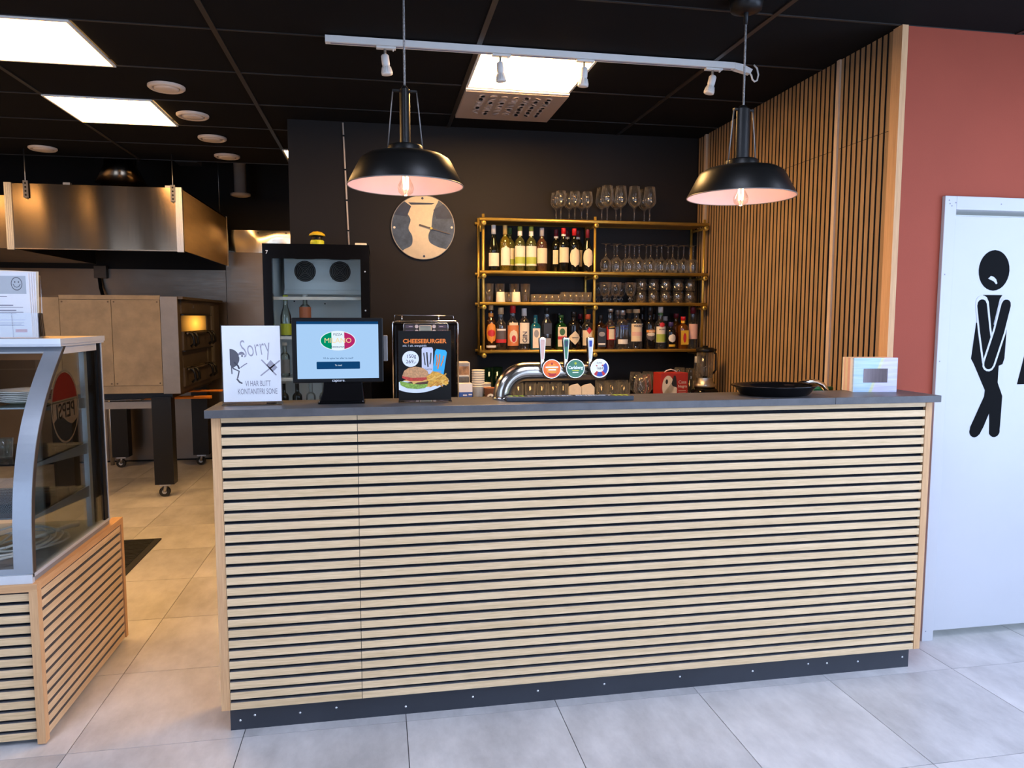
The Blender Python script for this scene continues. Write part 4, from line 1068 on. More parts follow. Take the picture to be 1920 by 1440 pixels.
sp('black cream-liqueur bottle with brown oval picture label', 2.411, .298, .038, 'spirit', 'g_black', ('cap_black', .06, 1.2), [('oval', .20, .50, 1.0, 'l_dark'), ('oval', .31, .40, .8, 'cream2'), ('rect', .40, .46, .95, 'l_orange')], txt=[('BAILEYS', .011, 'cream2', .43, 0)])
sp('white rum bottle with white cap, green neck and round red seal', 2.490, .298, .037, 'spirit', 'g_clear', ('cap_white', .04, 1.1), [('rect', .16, .54, 1.2, 'cream2'), ('rect', .17, .36, 1.1, 'l_green'), ('oval', .52, .64, .5, 'l_red')], band=('cap_dkgreen', .80, .86), txt=[('BACARDI', .011, 'dark_ink', .47, 0)])
sp('short black bottle with purple stopper and white sailing-ship label', 2.560, .192, .036, 'squat', 'g_black', ('cap_purple', .03, 1.25), [('oval', .26, .56, .8, 'l_white'), ('rect', .10, .18, .7, 'l_yellow')], y=YF-.028)
sp('orange cinnamon-whisky bottle with red cap and yellow neck label', 2.655, .230, .036, 'squat', 'g_amber', ('cap_red', .026, 1.3), [('rect', .14, .58, .95, 'l_yellow'), ('oval', .20, .50, .35, 'l_red')], band=('l_yellow', .80, .88), square=.3, y=YF-.02)
sp('clear bottle with dark red capsule and pink label, rightmost spirit', 2.734, .298, .036, 'spirit', 'g_clear', ('cap_wine', .045, 1.2), [('rect', .24, .60, 1.15, 'l_pink')])
sp('dark bottle standing behind the green herbal liqueur', 1.772, .252, .036, 'squat', 'g_black', ('cap_black', .02, 1.3), y=YB)
sp('bottle with dark red cap behind the diamond-label gin', 1.925, .248, .036, 'squat', 'g_black', ('cap_wine', .035, 1.2), y=YB)
sp('clear bottle with silver cap behind the blue-lettered vodka', 2.200, .276, .036, 'squat', 'g_clear', ('cap_silver', .03, 1.3), y=YB)
sp('clear bottle with wooden stopper behind the large-label vodka', 2.290, .282, .038, 'squat', 'g_clear', ('cap_cork', .026, 1.6), y=YB+.005)
sp('tall dark bottle behind and left of the cream liqueur', 2.392, .297, .034, 'spirit', 'g_black', ('cap_black', .05, 1.15), y=YB+.01)
sp('tall dark bottle behind and right of the cream liqueur', 2.478, .297, .034, 'spirit', 'g_black', ('cap_black', .05, 1.15), y=YB+.01)
sp('clear bottle with grey cap behind the ship-label bottle', 2.562, .232, .036, 'squat', 'g_clear', ('cap_grey', .03, 1.2), y=YB)
sp('orange bottle with dark red cap behind the cinnamon whisky', 2.645, .252, .036, 'squat', 'g_amber', ('cap_wine', .03, 1.3), y=YB)

# ------------------------------------------------------------------ brass shelf
bs = thing('brass_shelf', 'brass pipe wall shelf with four levels of bottles and glasses', 'shelf', (2.0, 2.28, 1.3))
RZ = [2.198, 1.851, 1.643, 1.320]
YR = 2.165
UX = [1.213, 1.985, 2.782]
for x in UX:
    MB().tube([(x, YR+.012, 1.29), (x, YR+.012, 2.235)], .0095, 10).build('front_upright', M['gold'], bs)
    MB().tube([(x-.004, 2.386, 1.29), (x-.004, 2.386, 2.235)], .0095, 10).build('rear_upright', M['gold'], bs)
for z in RZ:
    MB().tube([(1.185, YR-.008, z), (2.803, YR-.008, z)], .0115, 10).build('front_rail', M['gold'], bs)
    MB().tube([(1.185, 2.388, z), (2.803, 2.388, z)], .0105, 10).build('rear_rail', M['gold'], bs)
    MB().box((1.215, YR+.002, z-.006), (2.795, 2.385, z+.006)).build('shelf_board', M['goldboard'], bs)
    for x in UX:
        e = MB().tube([(x, YR-.016, z-.026), (x, 2.39, z-.026)], .009, 10).build('side_rail', M['gold'], bs)
        MB().lathe([(.006, -.004), (.0155, -.003), (.0165, .004), (.0165, .020), (.010, .024)], 16).build('end_knob', M['gold'], e, False)
        kn = e.children[0]; kn.rotation_euler = (-PI/2, 0, 0); kn.location = Vector((x, YR-.026, z-.026))-Vector(ORG['brass_shelf'])
for x in (1.197, 2.797):
    for z in (2.12, 1.30):
        MB().tube([(x, YR+.03, z), (x, YR+.03, z+.06)], .006, 8).build('bracket_pin', M['gold'], bs)

# ------------------------------------------------------------------ glassware
ORD = ['first', 'second', 'third', 'fourth', 'fifth', 'sixth', 'seventh', 'eighth', 'ninth', 'tenth', 'eleventh', 'twelfth', 'thirteenth', 'fourteenth']
def gobj(name, me, loc, label, group, rot=None, cat_='wine glass'):
    o = put(name, me, loc, None, rot)
    return tag(o, label, cat_, group)
def ring(p, n=20): return MB().lathe(p, n)
wg = ring([(.032, 0), (.031, .002), (.006, .006), (.0042, .02), (.0042, .085), (.010, .095), (.028, .112), (.037, .135), (.036, .165), (.030, .205), (.0295, .205), (.035, .165), (.036, .135), (.027, .113), (.0, .098)]).mesh('wine_glass', M['glass'])
wgl = ring([(.036, 0), (.035, .002), (.006, .006), (.0042, .02), (.0042, .095), (.010, .104), (.034, .125), (.044, .150), (.043, .165), (.034, .250), (.0335, .250), (.042, .165), (.043, .150), (.033, .126), (0, .106)]).mesh('wine_glass', M['glass'])
GT = 'stemmed glasses standing on top of the brass shelf'
for i, x in enumerate((1.758, 1.856, 1.945)): gobj('wine_glass', wg, (x, YF, Z0), 'round wine glass on top of the shelf, %s from left, front row' % ORD[i], GT)
for i, x in enumerate((1.757, 1.850, 1.940)): gobj('wine_glass', wg, (x-.012, YB, Z0), 'round wine glass on top of the shelf, %s from left, back row' % ORD[i], GT)
for i, x in enumerate((2.086, 2.184, 2.282, 2.394)): gobj('wine_glass', wgl, (x, YF-.006, Z0), 'large angular wine glass on top of the shelf, %s from left, front row' % ORD[i], GT)
for i, x in enumerate((2.078, 2.183, 2.392)): gobj('wine_glass', wgl, (x, YB+.01, Z0), 'large angular wine glass on top of the shelf, %s from left, back row' % ORD[i], GT)
for i, x in enumerate((2.081, 2.164, 2.254, 2.326, 2.411, 2.492, 2.575, 2.657, 2.728)):
    gobj('wine_glass', wg, (x, YF, Z1+.205), 'upturned wine glass in the upper right compartment, %s from left, front row' % ORD[i], 'upturned wine glasses in the upper right compartment', (PI, 0, 0))
for i, x in enumerate((2.168, 2.251, 2.319, 2.407, 2.487, 2.572, 2.649, 2.735)):
    gobj('wine_glass', wg, (x, YB-.005, Z1+.205), 'upturned wine glass in the upper right compartment, %s from left, back row' % ORD[i], 'upturned wine glasses in the upper right compartment', (PI, 0, 0))
tall = ring([(0, .003), (.026, 0), (.028, .006), (.034, .13), (.0325, .13), (.026, .01), (0, .008)]).mesh('tumbler', M['glass'])
G2 = 'drinking glasses on the middle brass shelf'
for i, x in enumerate((1.263, 1.34, 1.44, 1.518)): gobj('tumbler', tall, (x, YF+.03, Z2), 'tall tumbler in the middle left compartment, %s from left' % ORD[i], G2, None, 'drinking glass')
low = ring([(0, .003), (.024, 0), (.026, .006), (.031, .07), (.0295, .07), (.023, .01), (0, .008)]).mesh('tumbler', M['glass'])
gobj('tumbler', low, (1.390, YF-.03, Z2), 'small tumbler between the two white cups', G2, None, 'drinking glass')
cup = ring([(0, .002), (.030, 0), (.031, .004), (.026, .072), (.0, .072)]).mesh('candle_cup', M['cream2'])
for x, l in ((1.333, 'left'), (1.441, 'right')): gobj('candle_cup', cup, (x, YF-.038, Z2), 'white upturned cup in front of the tall tumblers, %s one of two' % l, 'white cups on the shelf', None, 'cup')
shot = ring([(0, .008), (.016, 0), (.0175, .004), (.021, .058), (.0198, .058), (.016, .014), (0, .012)], 12).mesh('shot_glass', M['glass'])
shot2 = ring([(0, .008), (.016, 0), (.0175, .004), (.021, .074), (.0198, .074), (.016, .014), (0, .012)], 12).mesh('shot_glass', M['glass'])
for rw, (y, rn) in enumerate(((YF-.045, 'front'), (YF+.0, 'middle'), (YF+.05, 'back'))):
    for i in range(10):
        x = 1.566+i*.0425+rw*.005
        gobj('shot_glass', shot if i < 5 else shot2, (x, y, Z2), '%s shot glass from left in the middle left compartment, %s row' % (ORD[i], rn), 'shot glasses in the middle left compartment', None, 'shot glass')
gob = ring([(.030, 0), (.029, .003), (.010, .010), (.008, .018), (.016, .026), (.016, .032), (.008, .040), (.010, .046), (.024, .056), (.034, .085), (.0385, .145), (.037, .145), (.0325, .085), (.022, .058), (0, .052)]).mesh('goblet', M['glass'])
for i, x in enumerate((2.076, 2.154, 2.263)): gobj('goblet', gob, (x, YF-.01, Z2), 'footed goblet in the middle right compartment, %s from left, front row' % ORD[i], 'footed goblets in the middle right compartment', None, 'goblet')
for i, x in enumerate((2.057, 2.136, 2.223)): gobj('goblet', gob, (x, YB, Z2), 'footed goblet in the middle right compartment, %s from left, back row' % ORD[i], 'footed goblets in the middle right compartment', None, 'goblet')
M['cut'] = thin_glass('cut glass', (.82, .80, .76), body=.12, body_col=(.5, .45, .38), base=.10, gloss=1.4, rough=.08)
ct_ = MB()
ct_.lathe([(0, .006), (.034, 0), (.0385, .006), (.040, .05), (.039, .085), (.0375, .085), (.037, .05), (.035, .012), (0, .010)], 22)
for k in range(11):
    for j in range(3):
        a = 2*PI*(k+.5*(j % 2))/11; z = .012+j*.014
        c_, s_ = math.cos(a), math.sin(a); q = .0405
        v = [(q*math.cos(a-.22), q*math.sin(a-.22), z), ((q+.003)*c_, (q+.003)*s_, z), (q*math.cos(a+.22), q*math.sin(a+.22), z), (q*c_, q*s_, z+.011), (q*c_, q*s_, z-.007)]
        ct_.add(v, [(0, 1, 3), (1, 2, 3), (0, 4, 1), (1, 4, 2)])
cutg = ct_.mesh('cut_tumbler', M['cut'])
for i, x in enumerate((2.345, 2.432, 2.525, 2.618, 2.708)):
    for lv, ln in ((0, 'bottom'), (1, 'top')):
        gobj('cut_tumbler', cutg, (x, YF, Z2+lv*.0855), 'cut-glass tumbler, %s of the %s stack from left, middle right compartment' % (ln, ORD[i]), 'stacked cut-glass tumblers', None, 'drinking glass')
        if lv == 0: gobj('cut_tumbler', cutg, (x+.006, YB, Z2), 'cut-glass tumbler behind the %s stack from left, middle right compartment' % ORD[i], 'stacked cut-glass tumblers', None, 'drinking glass')

# ------------------------------------------------------------------ things on the back worktop
ZW = .921
hw = ring([(0, .006), (.030, 0), (.033, .008), (.037, .185), (.0355, .185), (.031, .014), (0, .012)]).mesh('tumbler', M['glass'])
GB = 'tall beer glasses on the back worktop'
M['g_vase'] = thin_glass('dark green glass', (.25, .45, .35), body=.35, body_col=(.01, .05, .03), base=.03)
for i, x in enumerate((1.43, 1.51, 1.59, 1.67, 1.74)): gobj('tumbler', hw, (x, 2.06, ZW), 'tall beer glass seen under the tap pipe, %s from left, front row' % ORD[i], GB, None, 'drinking glass')
for i, x in enumerate((1.45, 1.54, 1.63, 1.72)): gobj('tumbler', hw, (x, 2.18, ZW), 'tall beer glass seen under the tap pipe, %s from left, back row' % ORD[i], GB, None, 'drinking glass')
for i, x in enumerate((2.00, 2.08, 2.16)): gobj('tumbler', hw, (x, 2.02, ZW+.005), 'tall glass right of the beer taps, %s from left, front row' % ORD[i], GB, None, 'drinking glass')
for i, x in enumerate((2.02, 2.10, 2.18)): gobj('tumbler', hw, (x, 2.12, ZW+.012), 'tall glass right of the beer taps, %s from left, back row' % ORD[i], GB, None, 'drinking glass')
for i, (x, y) in enumerate(((2.235, 1.92), (2.30, 2.00), (2.285, 2.16), (2.38, 2.17), (2.475, 2.17))):
    gobj('wine_glass', wgl, (x, y, ZW), 'wine glass by the red carton on the back worktop, %s from left' % ORD[i], 'wine glasses on the back worktop')
for i, (x, y) in enumerate(((2.585, 2.10), (2.63, 2.20), (2.67, 2.10))):
    gobj('tumbler', ring([(.038, 0), (.036, .27), (.033, .275), (0, .277), (0, .27), (.032, .268), (.0365, 0)]).mesh('tumbler', M['glass']), (x, y, ZW), 'very tall upturned glass between the red carton and the blender, %s from left' % ORD[i], GB, None, 'drinking glass')
for i, x in enumerate((1.225, 1.275)):
    gobj('tumbler', ring([(0, .0), (.032, 0), (.04, .29), (.038, .29), (.03, .01), (0, .01)]).mesh('tumbler', M['g_vase']), (x+.02+.02*i, 2.16+.08*i, ZW), 'dark green glass vase left of the tap pipe, %s one' % ('left', 'right')[i], 'dark green glasses', None, 'vase')
bottle('rum bottle with pale cap and white label, behind the blender', (2.74, 2.15, ZW), .355, .038, 'spirit', 'g_clear', ('cap_white', .045, 1.15), [('rect', .22, .52, 1.2, 'cream2'), ('oval', .46, .56, .5, 'l_red')], txt=[('BACARDI', .011, 'dark_ink', .42, 0)], name='spirit_bottle', group='bottles on the back worktop')
# red carton
rc = thing('red_carton', 'red wine carton with white handle and jug picture on the back worktop', 'carton', (2.45, 1.93, ZW), .05)
M['carton'] = mat('red card', (.42, .025, .018), .5, noise=(14, .06))
MB().box((-.098, -.06, 0), (.098, .06, .262)).build('box', M['carton'], rc, False, bevel=.002)
FC = ((0, -.06, 0), (1, 0, 0), (0, 0, 1))
decal('jug_print', [ell(-.045, .17, .042, .075), [(-.075, .13), (-.02, .20), (.02, .16), (.015, .02), (-.05, .02)]], M['cream2'], rc, FC, .0005, world=False)
decal('jug_neck', [[(-.02, .19), (-.005, .245), (.008, .245), (.016, .21), (.02, .165), (-.012, .175)], ell(-.055, .205, .009, .016)], M['l_black'], rc, FC, .0010, world=False)
text('Casa', .030, M['l_white'], rc, FC, (.058, .20), .001, world=False)
text('Negra', .026, M['l_white'], rc, FC, (.058, .172), .001, world=False)
pl_ = MB()
for i in range(6): pl_.prism([(.03, .14-.015*i), (.085, .14-.015*i), (.085, .145-.015*i), (.03, .145-.015*i)], .0008, .001, FC)
pl_.build('small_print', M['l_pink'], rc, False)
MB().tube([(-.045, 0, .262), (-.03, 0, .275), (0, 0, .282), (.03, 0, .275), (.045, 0, .262)], .004, 6).build('carry_handle', M['paper'], rc, False)
# blender
bl = thing('blender', 'glass-jug blender with black lid standing before the slatted wall', 'blender', (2.664, 1.86, ZW))
MB().lathe([(.0, 0), (.085, 0), (.09, .01), (.085, .14), (.06, .165), (0, .165)], 24, square=.5).build('motor_base', M['blackgloss'], bl, False)
MB().lathe([(.060, .165), (.072, .17), (.074, .182), (.056, .20), (.053, .23)], 24).build('jug_collar', M['alu'], bl, False)
MB().lathe([(.0, .215), (.046, .215), (.050, .225), (.056, .405), (.0545, .405), (.048, .228), (0, .22)], 24).build('jug', M['glass'], bl, False)
MB().cyl((0, 0, .22), (0, 0, .24), .015, 10).build('blade_hub', M['black'], bl, False)
ld = MB().lathe([(0, .400), (.060, .400), (.062, .407), (.062, .420), (.056, .430), (.02, .430), (.018, .443), (0, .443)], 24).build('lid', M['black'], bl, False)
MB().box((.055, -.010, .407), (.075, .010, .423)).build('lid_tab', M['black'], ld, False)
MB().tube([(.05, 0, .40), (.075, 0, .39), (.078, 0, .28), (.05, 0, .25)], .007, 8).build('jug_handle', M['black'], bl, False)
# coffee machine
cm = thing('coffee_machine', 'black coffee machine with chrome frame and button display behind the burger poster', 'coffee machine', (.80, 1.9, ZW))
MB().box((.605, 1.80, .925), (.998, 2.20, 1.52)).build('body', M['blackgloss'], cm, bevel=.02)
def rr(x0, x1, z0, z1, r):
    p = []
    for cx_, cz_, a in ((x1-r, z1-r, 0), (x0+r, z1-r, PI/2)):
        for k in range(6): p.append((cx_+r*math.cos(a+k*PI/10), cz_+r*math.sin(a+k*PI/10)))
    return [(x1, z0)]+p+[(x0, z0)]
MB().tube([(x, 1.798, z) for x, z in rr(.602, 1.000, .93, 1.528, .022)], .0055, 8).build('chrome_frame', M['chrome'], cm)
MB().box((.668, 1.792, 1.30), (.938, 1.80, 1.515)).build('control_panel', M['l_black'], cm)
MB().tube([(x, 1.790, z) for x, z in rr(.668, .938, 1.30, 1.515, .012)], .0025, 6).build('panel_trim', M['chrome'], cm)
cp = cm.children[-2]
M['lcd'] = mat('lcd glass', (.20, .27, .30), .25, noise=(30, .1))
MB().box((.765, 1.788, 1.40), (.835, 1.793, 1.50)).build('display', M['lcd'], cp)
MB().tube([(.765, 1.787, 1.40), (.835, 1.787, 1.40), (.835, 1.787, 1.50), (.765, 1.787, 1.50)], .002, 5, closed=True).build('display_trim', M['cap_white'], cp)
plain('btn_dark', (.06, .05, .10)); plain('btn_lit', (.45, .45, .55))
for i in range(5):
    z = 1.495-i*.030
    MB().box((.680, 1.789, z-.009), (.728, 1.793, z+.009)).build('drink_label', M['btn_dark'], cp)
    MB().box((.880, 1.789, z-.009), (.928, 1.793, z+.009)).build('drink_label', M['btn_dark'], cp)
    MB().cyl((.747, 1.793, z), (.747, 1.787, z), .011, 14).build('button', M['btn_lit'], cp)
    MB().cyl((.853, 1.793, z), (.853, 1.787, z), .011, 14).build('button', M['btn_lit'], cp)
    MB().box((.700, 1.788, z-.002), (.722, 1.790, z+.002)).build('label_text', M['btn_lit'], cp)
    MB().box((.886, 1.788, z-.002), (.908, 1.790, z+.002)).build('label_text', M['btn_lit'], cp)
rl = MB().tube([(.615, 1.83, 1.528), (.617, 1.83, 1.565), (.975, 1.83, 1.560), (.978, 1.83, 1.525)], .003, 6).build('cup_rail', M['chrome'], cm)
for x in (.66, .885): MB().cyl((x, 1.84, 1.52), (x, 1.84, 1.563), .006, 8).build('rail_post', M['chrome'], cm)
# sugar and tea rack, boxes, paper cups
M['brownprint'] = mat('coffee photo print', (.34, .20, .11), .6, noise=(26, .7))
M['greyprint'] = mat('grey photo print', (.10, .10, .10), .6, noise=(30, .6))
M['pinkprint'] = mat('cup photo print', (.60, .44, .36), .6, noise=(22, .5))
M['bluebox'] = mat('blue card', (.03, .09, .34), .5, noise=(22, .35))
tr = thing('sachet_rack', 'narrow sachet dispenser with coffee pictures beside the coffee machine', 'dispenser', (1.045, 1.93, ZW))
MB().box((-.042, -.02, .0), (.042, .10, .345)).build('body', M['cap_white'], tr, False, bevel=.003)
MB().box((-.038, -.024, .26), (.036, -.02, .32)).build('picture', M['brownprint'], tr, False)
MB().box((-.036, -.024, .325), (.036, -.02, .34)).build('header', M['l_grey'], tr, False)
MB().box((-.036, -.025, .255), (.034, -.02, .265)).build('lip', M['cap_white'], tr, False)
MB().box((-.038, -.023, .20), (.036, -.02, .25)).build('opening', M['greyprint'], tr, False)
MB().box((-.038, -.024, .183), (.036, -.02, .198)).build('stripe', M['l_gold'], tr, False)
MB().box((-.038, -.024, .10), (.036, -.02, .18)).build('cup_picture', M['pinkprint'], tr, False)
bx = thing('sugar_box', 'white and blue sugar box at the foot of the sachet dispenser', 'box', (1.060, 1.835, ZW))
MB().box((-.055, -.03, 0), (.030, .045, .218)).build('box', M['paper'], bx, False, bevel=.002)
MB().box((-.054, -.0315, .02), (.0295, -.03, .165)).build('blue_panel', M['bluebox'], bx, False)
MB().box((-.03, -.033, .142), (-.005, -.0315, .150)).box((.005, -.033, .145), (.026, -.0315, .153)).build('print', M['paper'], bx, False)
pc = ring([(0, 0), (.028, 0), (.040, .10), (.042, .104), (.039, .106), (.027, .004), (0, .004)]).mesh('paper_cup', M['cream2'])
GC = 'paper cups by the coffee machine'
for i in range(8): gobj('paper_cup', pc, (1.135, 1.87, ZW+.112+.0145*i-.02), 'white paper cup in the left nested stack, %s from below' % ORD[i], GC, None, 'paper cup')
for i in range(6): gobj('paper_cup', pc, (1.185, 1.93, ZW+.0+.021*i), 'white paper cup in the right nested stack, %s from below' % ORD[i], GC, None, 'paper cup')
bcu = thing('paper_cup', 'brown paper cup with coffee-bean print in front of the white cup stacks', 'paper cup', (1.205, 1.84, ZW+.095), group=GC)
MB().lathe([(0, 0), (.026, 0), (.037, .088), (.039, .092), (.036, .093), (.024, .004), (0, .004)], 20).build('cup', mat('brown card', (.30, .105, .04), .6, noise=(30, .1)), bcu, False)
b = MB(); label_patch(b, .0315, .7, .012, .058, 'oval', off=.0022); b.build('print', M['cream2'], bcu, False)
b = MB(); label_patch(b, .0335, .22, .018, .046, 'oval', off=.0022, phi=-PI/2-.1); b.build('bean_print', M['l_black'], bcu, False)
cst = tag(MB().box((1.12, 1.80, ZW), (1.25, 1.90, ZW+.094)).build('cup_dispenser_box', M['l_black'], loc=(1.185, 1.85, ZW)), 'low black box carrying the paper cups', 'box')
np_ = thing('napkin_dispenser', 'stack of pale paper napkins on the back worktop behind the taps', 'napkins', (1.86, 2.02, ZW))
for x, r_ in ((-.045, .05), (.045, -.04)):
    for k in range(5):
        o = MB().prism([(-.04, 0), (.04, 0), (.045, .16), (.02, .185), (-.02, .178), (-.043, .165)], 0, .004, ((0, 0, 0), (1, 0, 0), (0, 0, 1))).build('napkin', M['cream2'], np_, False)
        o.location = (x, .012*k, 0); o.rotation_euler = (.05*k-.1, 0, r_)

# ------------------------------------------------------------------ things in and on the fridge
M['g_lime'] = thin_glass('clear soda bottle', (.86, .90, .84), base=.06)
plain('l_lime', (.50, .55, .02)); plain('cap_yellow', (.72, .48, .02), .35); plain('l_softorange', (.58, .15, .05))
bottle('tall soda bottle with lime label and green cap inside the fridge', (-.035, 1.92, 1.438), .245, .033, 'burgundy', 'g_lime', ('l_lime', .03, 1.2), [('rect', .02, .30, 1.5, 'l_lime')], name='soda_bottle', group='drinks in the fridge')
bottle('short orange-labelled bottle inside the fridge', (.077, 1.95, 1.438), .25, .035, 'squat', 'g_lime', ('cap_white', .02, 1.2), [('rect', .35, .70, 1.5, 'l_softorange')], name='soda_bottle', group='drinks in the fridge')
for i, x in enumerate((-.06, .02, .10, .18, .26, .34)):
    bottle('dark beer bottle on the low fridge shelf, %s from left' % ORD[i], (x, 1.93, .933), .225, .030, 'spirit', ('g_dark', 'g_dark', 'g_clear', 'g_clear', 'g_dark', 'g_dark')[i], ('cap_silver', .012, 1.1), [('rect', .15, .45, 1.2, 'cap_dkgreen')] if i in (0, 1) else [], name='beer_bottle', group='drinks in the fridge')
for i, x in enumerate((-.05, .05)):
    bottle('pale bottle on the fridge shelf below the lime soda, %s' % ('left', 'right')[i], (x, 1.95, 1.188), .21, .03, 'spirit', 'g_lime', ('cap_white', .02, 1.1), [('rect', .1, .5, 1.2, 'l_grey')], name='soda_bottle', group='drinks in the fridge')
tr_ = thing('wasp_trap', 'lime and black insect trap with yellow domed lid on top of the fridge', 'insect trap', (.158, 1.95, FZ))
MB().lathe([(0, 0), (.040, 0), (.041, .004), (.041, .038), (.036, .042)], 24).build('container', M['l_lime'], tr_, False)
MB().lathe([(.034, .042), (.034, .068), (.030, .072)], 20).build('neck', M['black'], tr_, False)
MB().lathe([(.030, .070), (.050, .068), (.044, .080), (.026, .092), (0, .096)], 24).build('lid', M['cap_yellow'], tr_, False)
sb_ = tag(MB().box((.385, 1.86, FZ), (.455, 1.98, FZ+.022)).build('small_box', M['cream2'], loc=(.42, 1.92, FZ), bevel=.004), 'small flat white box on the right corner of the fridge top', 'box')

# ------------------------------------------------------------------ wall clock and conduit
ck = thing('wall_clock', 'round glass wall clock in navy and cream on the brown wall', 'clock', (.829, 2.40, 2.162))
MB().lathe([(0, 0), (.214, 0), (.216, .003), (.216, .013), (.213, .016), (0, .016)], 64).build('dial', M['cream'], ck, False)
for o in ck.children: o.rotation_euler = (PI/2, 0, 0)
dl = ck.children[0]
FK = ((0, -.0165, 0), (1, 0, 0), (0, 0, 1))
M['clock_navy'] = mat('clock navy print', (.045, .065, .095), .35, noise=(16, .5))
R_ = .212
arc = lambda a0, a1, n=16: [(R_*math.cos(a0+(a1-a0)*i/n), R_*math.sin(a0+(a1-a0)*i/n)) for i in range(n+1)]
for p_ in (arc(-.75, 1.05)+cat([(.10, .17), (.075, .12), (.062, .06), (.055, .0), (.035, -.05), (.045, -.10), (.10, -.13), (.14, -.14)]), arc(2.2, 4.0)+cat([(-.13, -.15), (-.08, -.12), (-.075, -.06), (-.10, -.01), (-.085, .05), (-.11, .10), (-.12, .16)])): decal('navy_field', [p_], M['clock_navy'], ck, FK, .0003, world=False)
for p_ in (arc(.30, .85)+[(.07, .12), (.09, .06)], arc(2.2, 2.75)+[(-.11, .07), (-.08, .14)]): decal('dark_field', [p_], M['navy'], ck, FK, .0008, world=False)
decal('dark_band', [[(-.10, .165), (.08, .165), (.06, .155), (-.08, .150)]], M['navy'], ck, FK, .0008, world=False)
MB().tube([(.2155*math.cos(a*PI/32), .2155*math.sin(a*PI/32), .014) for a in range(64)], .003, 6, closed=True).build('rim', M['enamel2'], ck, False).rotation_euler = (PI/2, 0, 0)
for a in (0, PI/2, PI, 1.5*PI):
    MB().cyl((.195*math.cos(a+.02), -.0165, .195*math.sin(a+.02)), (.195*math.cos(a+.02), -.018, .195*math.sin(a+.02)), .008, 12).build('hour_dot', M['cream2'] if a in (0, PI) else M['navy'], ck, False)
an = -.27
hf = ((.055, -.020, -.006), (math.cos(an), 0, math.sin(an)), (-math.sin(an), 0, math.cos(an)))
MB().prism([(-.085, -.006), (.0, -.004), (.0, .004), (-.085, .006)], 0, .002, hf).build('hour_hand', M['oven_dark'], ck, False)
MB().prism([(-.02, -.005), (.135, -.002), (.135, .002), (-.02, .005)], .003, .005, hf).build('minute_hand', M['oven_dark'], ck, False)
MB().cyl((.055, -.016, -.006), (.055, -.028, -.006), .008, 12).build('hand_hub', M['gold'], ck, False)
cd = MB().tube([(.306, 2.392, 2.835), (.318, 2.392, 2.47), (.333, 2.392, 1.98)], .0055, 8).build('cable_conduit', M['valve'], loc=(.32, 2.39, 1.98))
tag(cd, 'thin cream cable running down the brown wall behind the fridge', 'cable')
for z, x in ((2.75, .309), (2.53, .316), (2.33, .322), (2.13, .3285)):
    MB().box((x-.010, 2.384, z-.005), (x+.010, 2.40, z+.005)).build('cable_clip', M['black'], cd)

# ------------------------------------------------------------------ on the bar
ZT = 1.2222
sg = thing('acrylic_sign', 'white acrylic standing sign reading Sorry, at the left end of the bar', 'sign', (.047, .16, ZT))
MB().box((-.1075, -.004, .010), (.1075, .004, .30)).box((-.1075, -.030, 0), (.1075, .035, .004)).build('acrylic_stand', M['acryl'], sg, False)
pp = MB().box((-.104, -.0055, .012), (.104, -.0042, .297)).build('paper_sheet', M['paper'], sg, False)
MB().box((-.108, -.012, .0045), (.108, -.004, .012)).build('front_lip', M['acryl'], sg, False)
FG = ((0, -.0055, 0), (1, 0, 0), (0, 0, 1))
plain('soft_ink', (.36, .35, .41), .8); plain('mid_ink', (.10, .10, .12), .8)
text('Sorry', .095, M['soft_ink'], pp, FG, (.014, .213), .0004, width=.105, rot=.14, world=False, bold=-.0008)
text('VI HAR BLITT', .030, M['grey_ink'], pp, FG, (.020, .079), .0004, width=.092, world=False)
text('KONTANTFRI SONE', .030, M['grey_ink'], pp, FG, (.018, .049), .0004, width=.142, world=False)
decal('cartoon_shell', [ell(-.078, .175, .034, .036, 16, -1.2, PI/2)+[(-.078, .150)]], M['mid_ink'], pp, FG, .0004, world=False)
decal('cartoon_brow', [ell(-.036, .188, .012, .012, 12, 0, PI)], M['grey_ink'], pp, FG, .0004, world=False)
decal('cartoon_eye', [ell(-.036, .183, .010, .006)], M['paper'], pp, FG, .0007, world=False)
decal('cartoon_pupil', [ell(-.034, .184, .003, .0035, 10)], M['dark_ink'], pp, FG, .0010, world=False)
decal('cartoon_arm', [stroke([(-.040, .141), (-.028, .150), (-.018, .156)], .0035)], M['grey_ink'], pp, FG, .0004, world=False)
decal('cartoon_collar', [stroke([(-.062, .160), (-.050, .148), (-.046, .138)], .006)], M['dark_ink'], pp, FG, .0008, world=False)
decal('cartoon_leg', [stroke([(-.074, .150), (-.066, .137), (-.046, .127), (-.052, .102)], .005)], M['mid_ink'], pp, FG, .0005, world=False)
decal('cartoon_hind_leg', [stroke([(-.073, .148), (-.072, .118)], .004)], M['mid_ink'], pp, FG, .0004, world=False)
decal('cartoon_shoe', [stroke([(-.054, .097), (-.046, .086), (-.038, .082)], .006)], M['mid_ink'], pp, FG, .0004, world=False)
decal('crossed_money', [stroke([(.032, .110), (.100, .165)], .005), stroke([(.036, .168), (.086, .112)], .005), [(.052, .150), (.068, .168), (.092, .140), (.074, .122)]], M['soft_ink'], pp, FG, .0004, world=False)
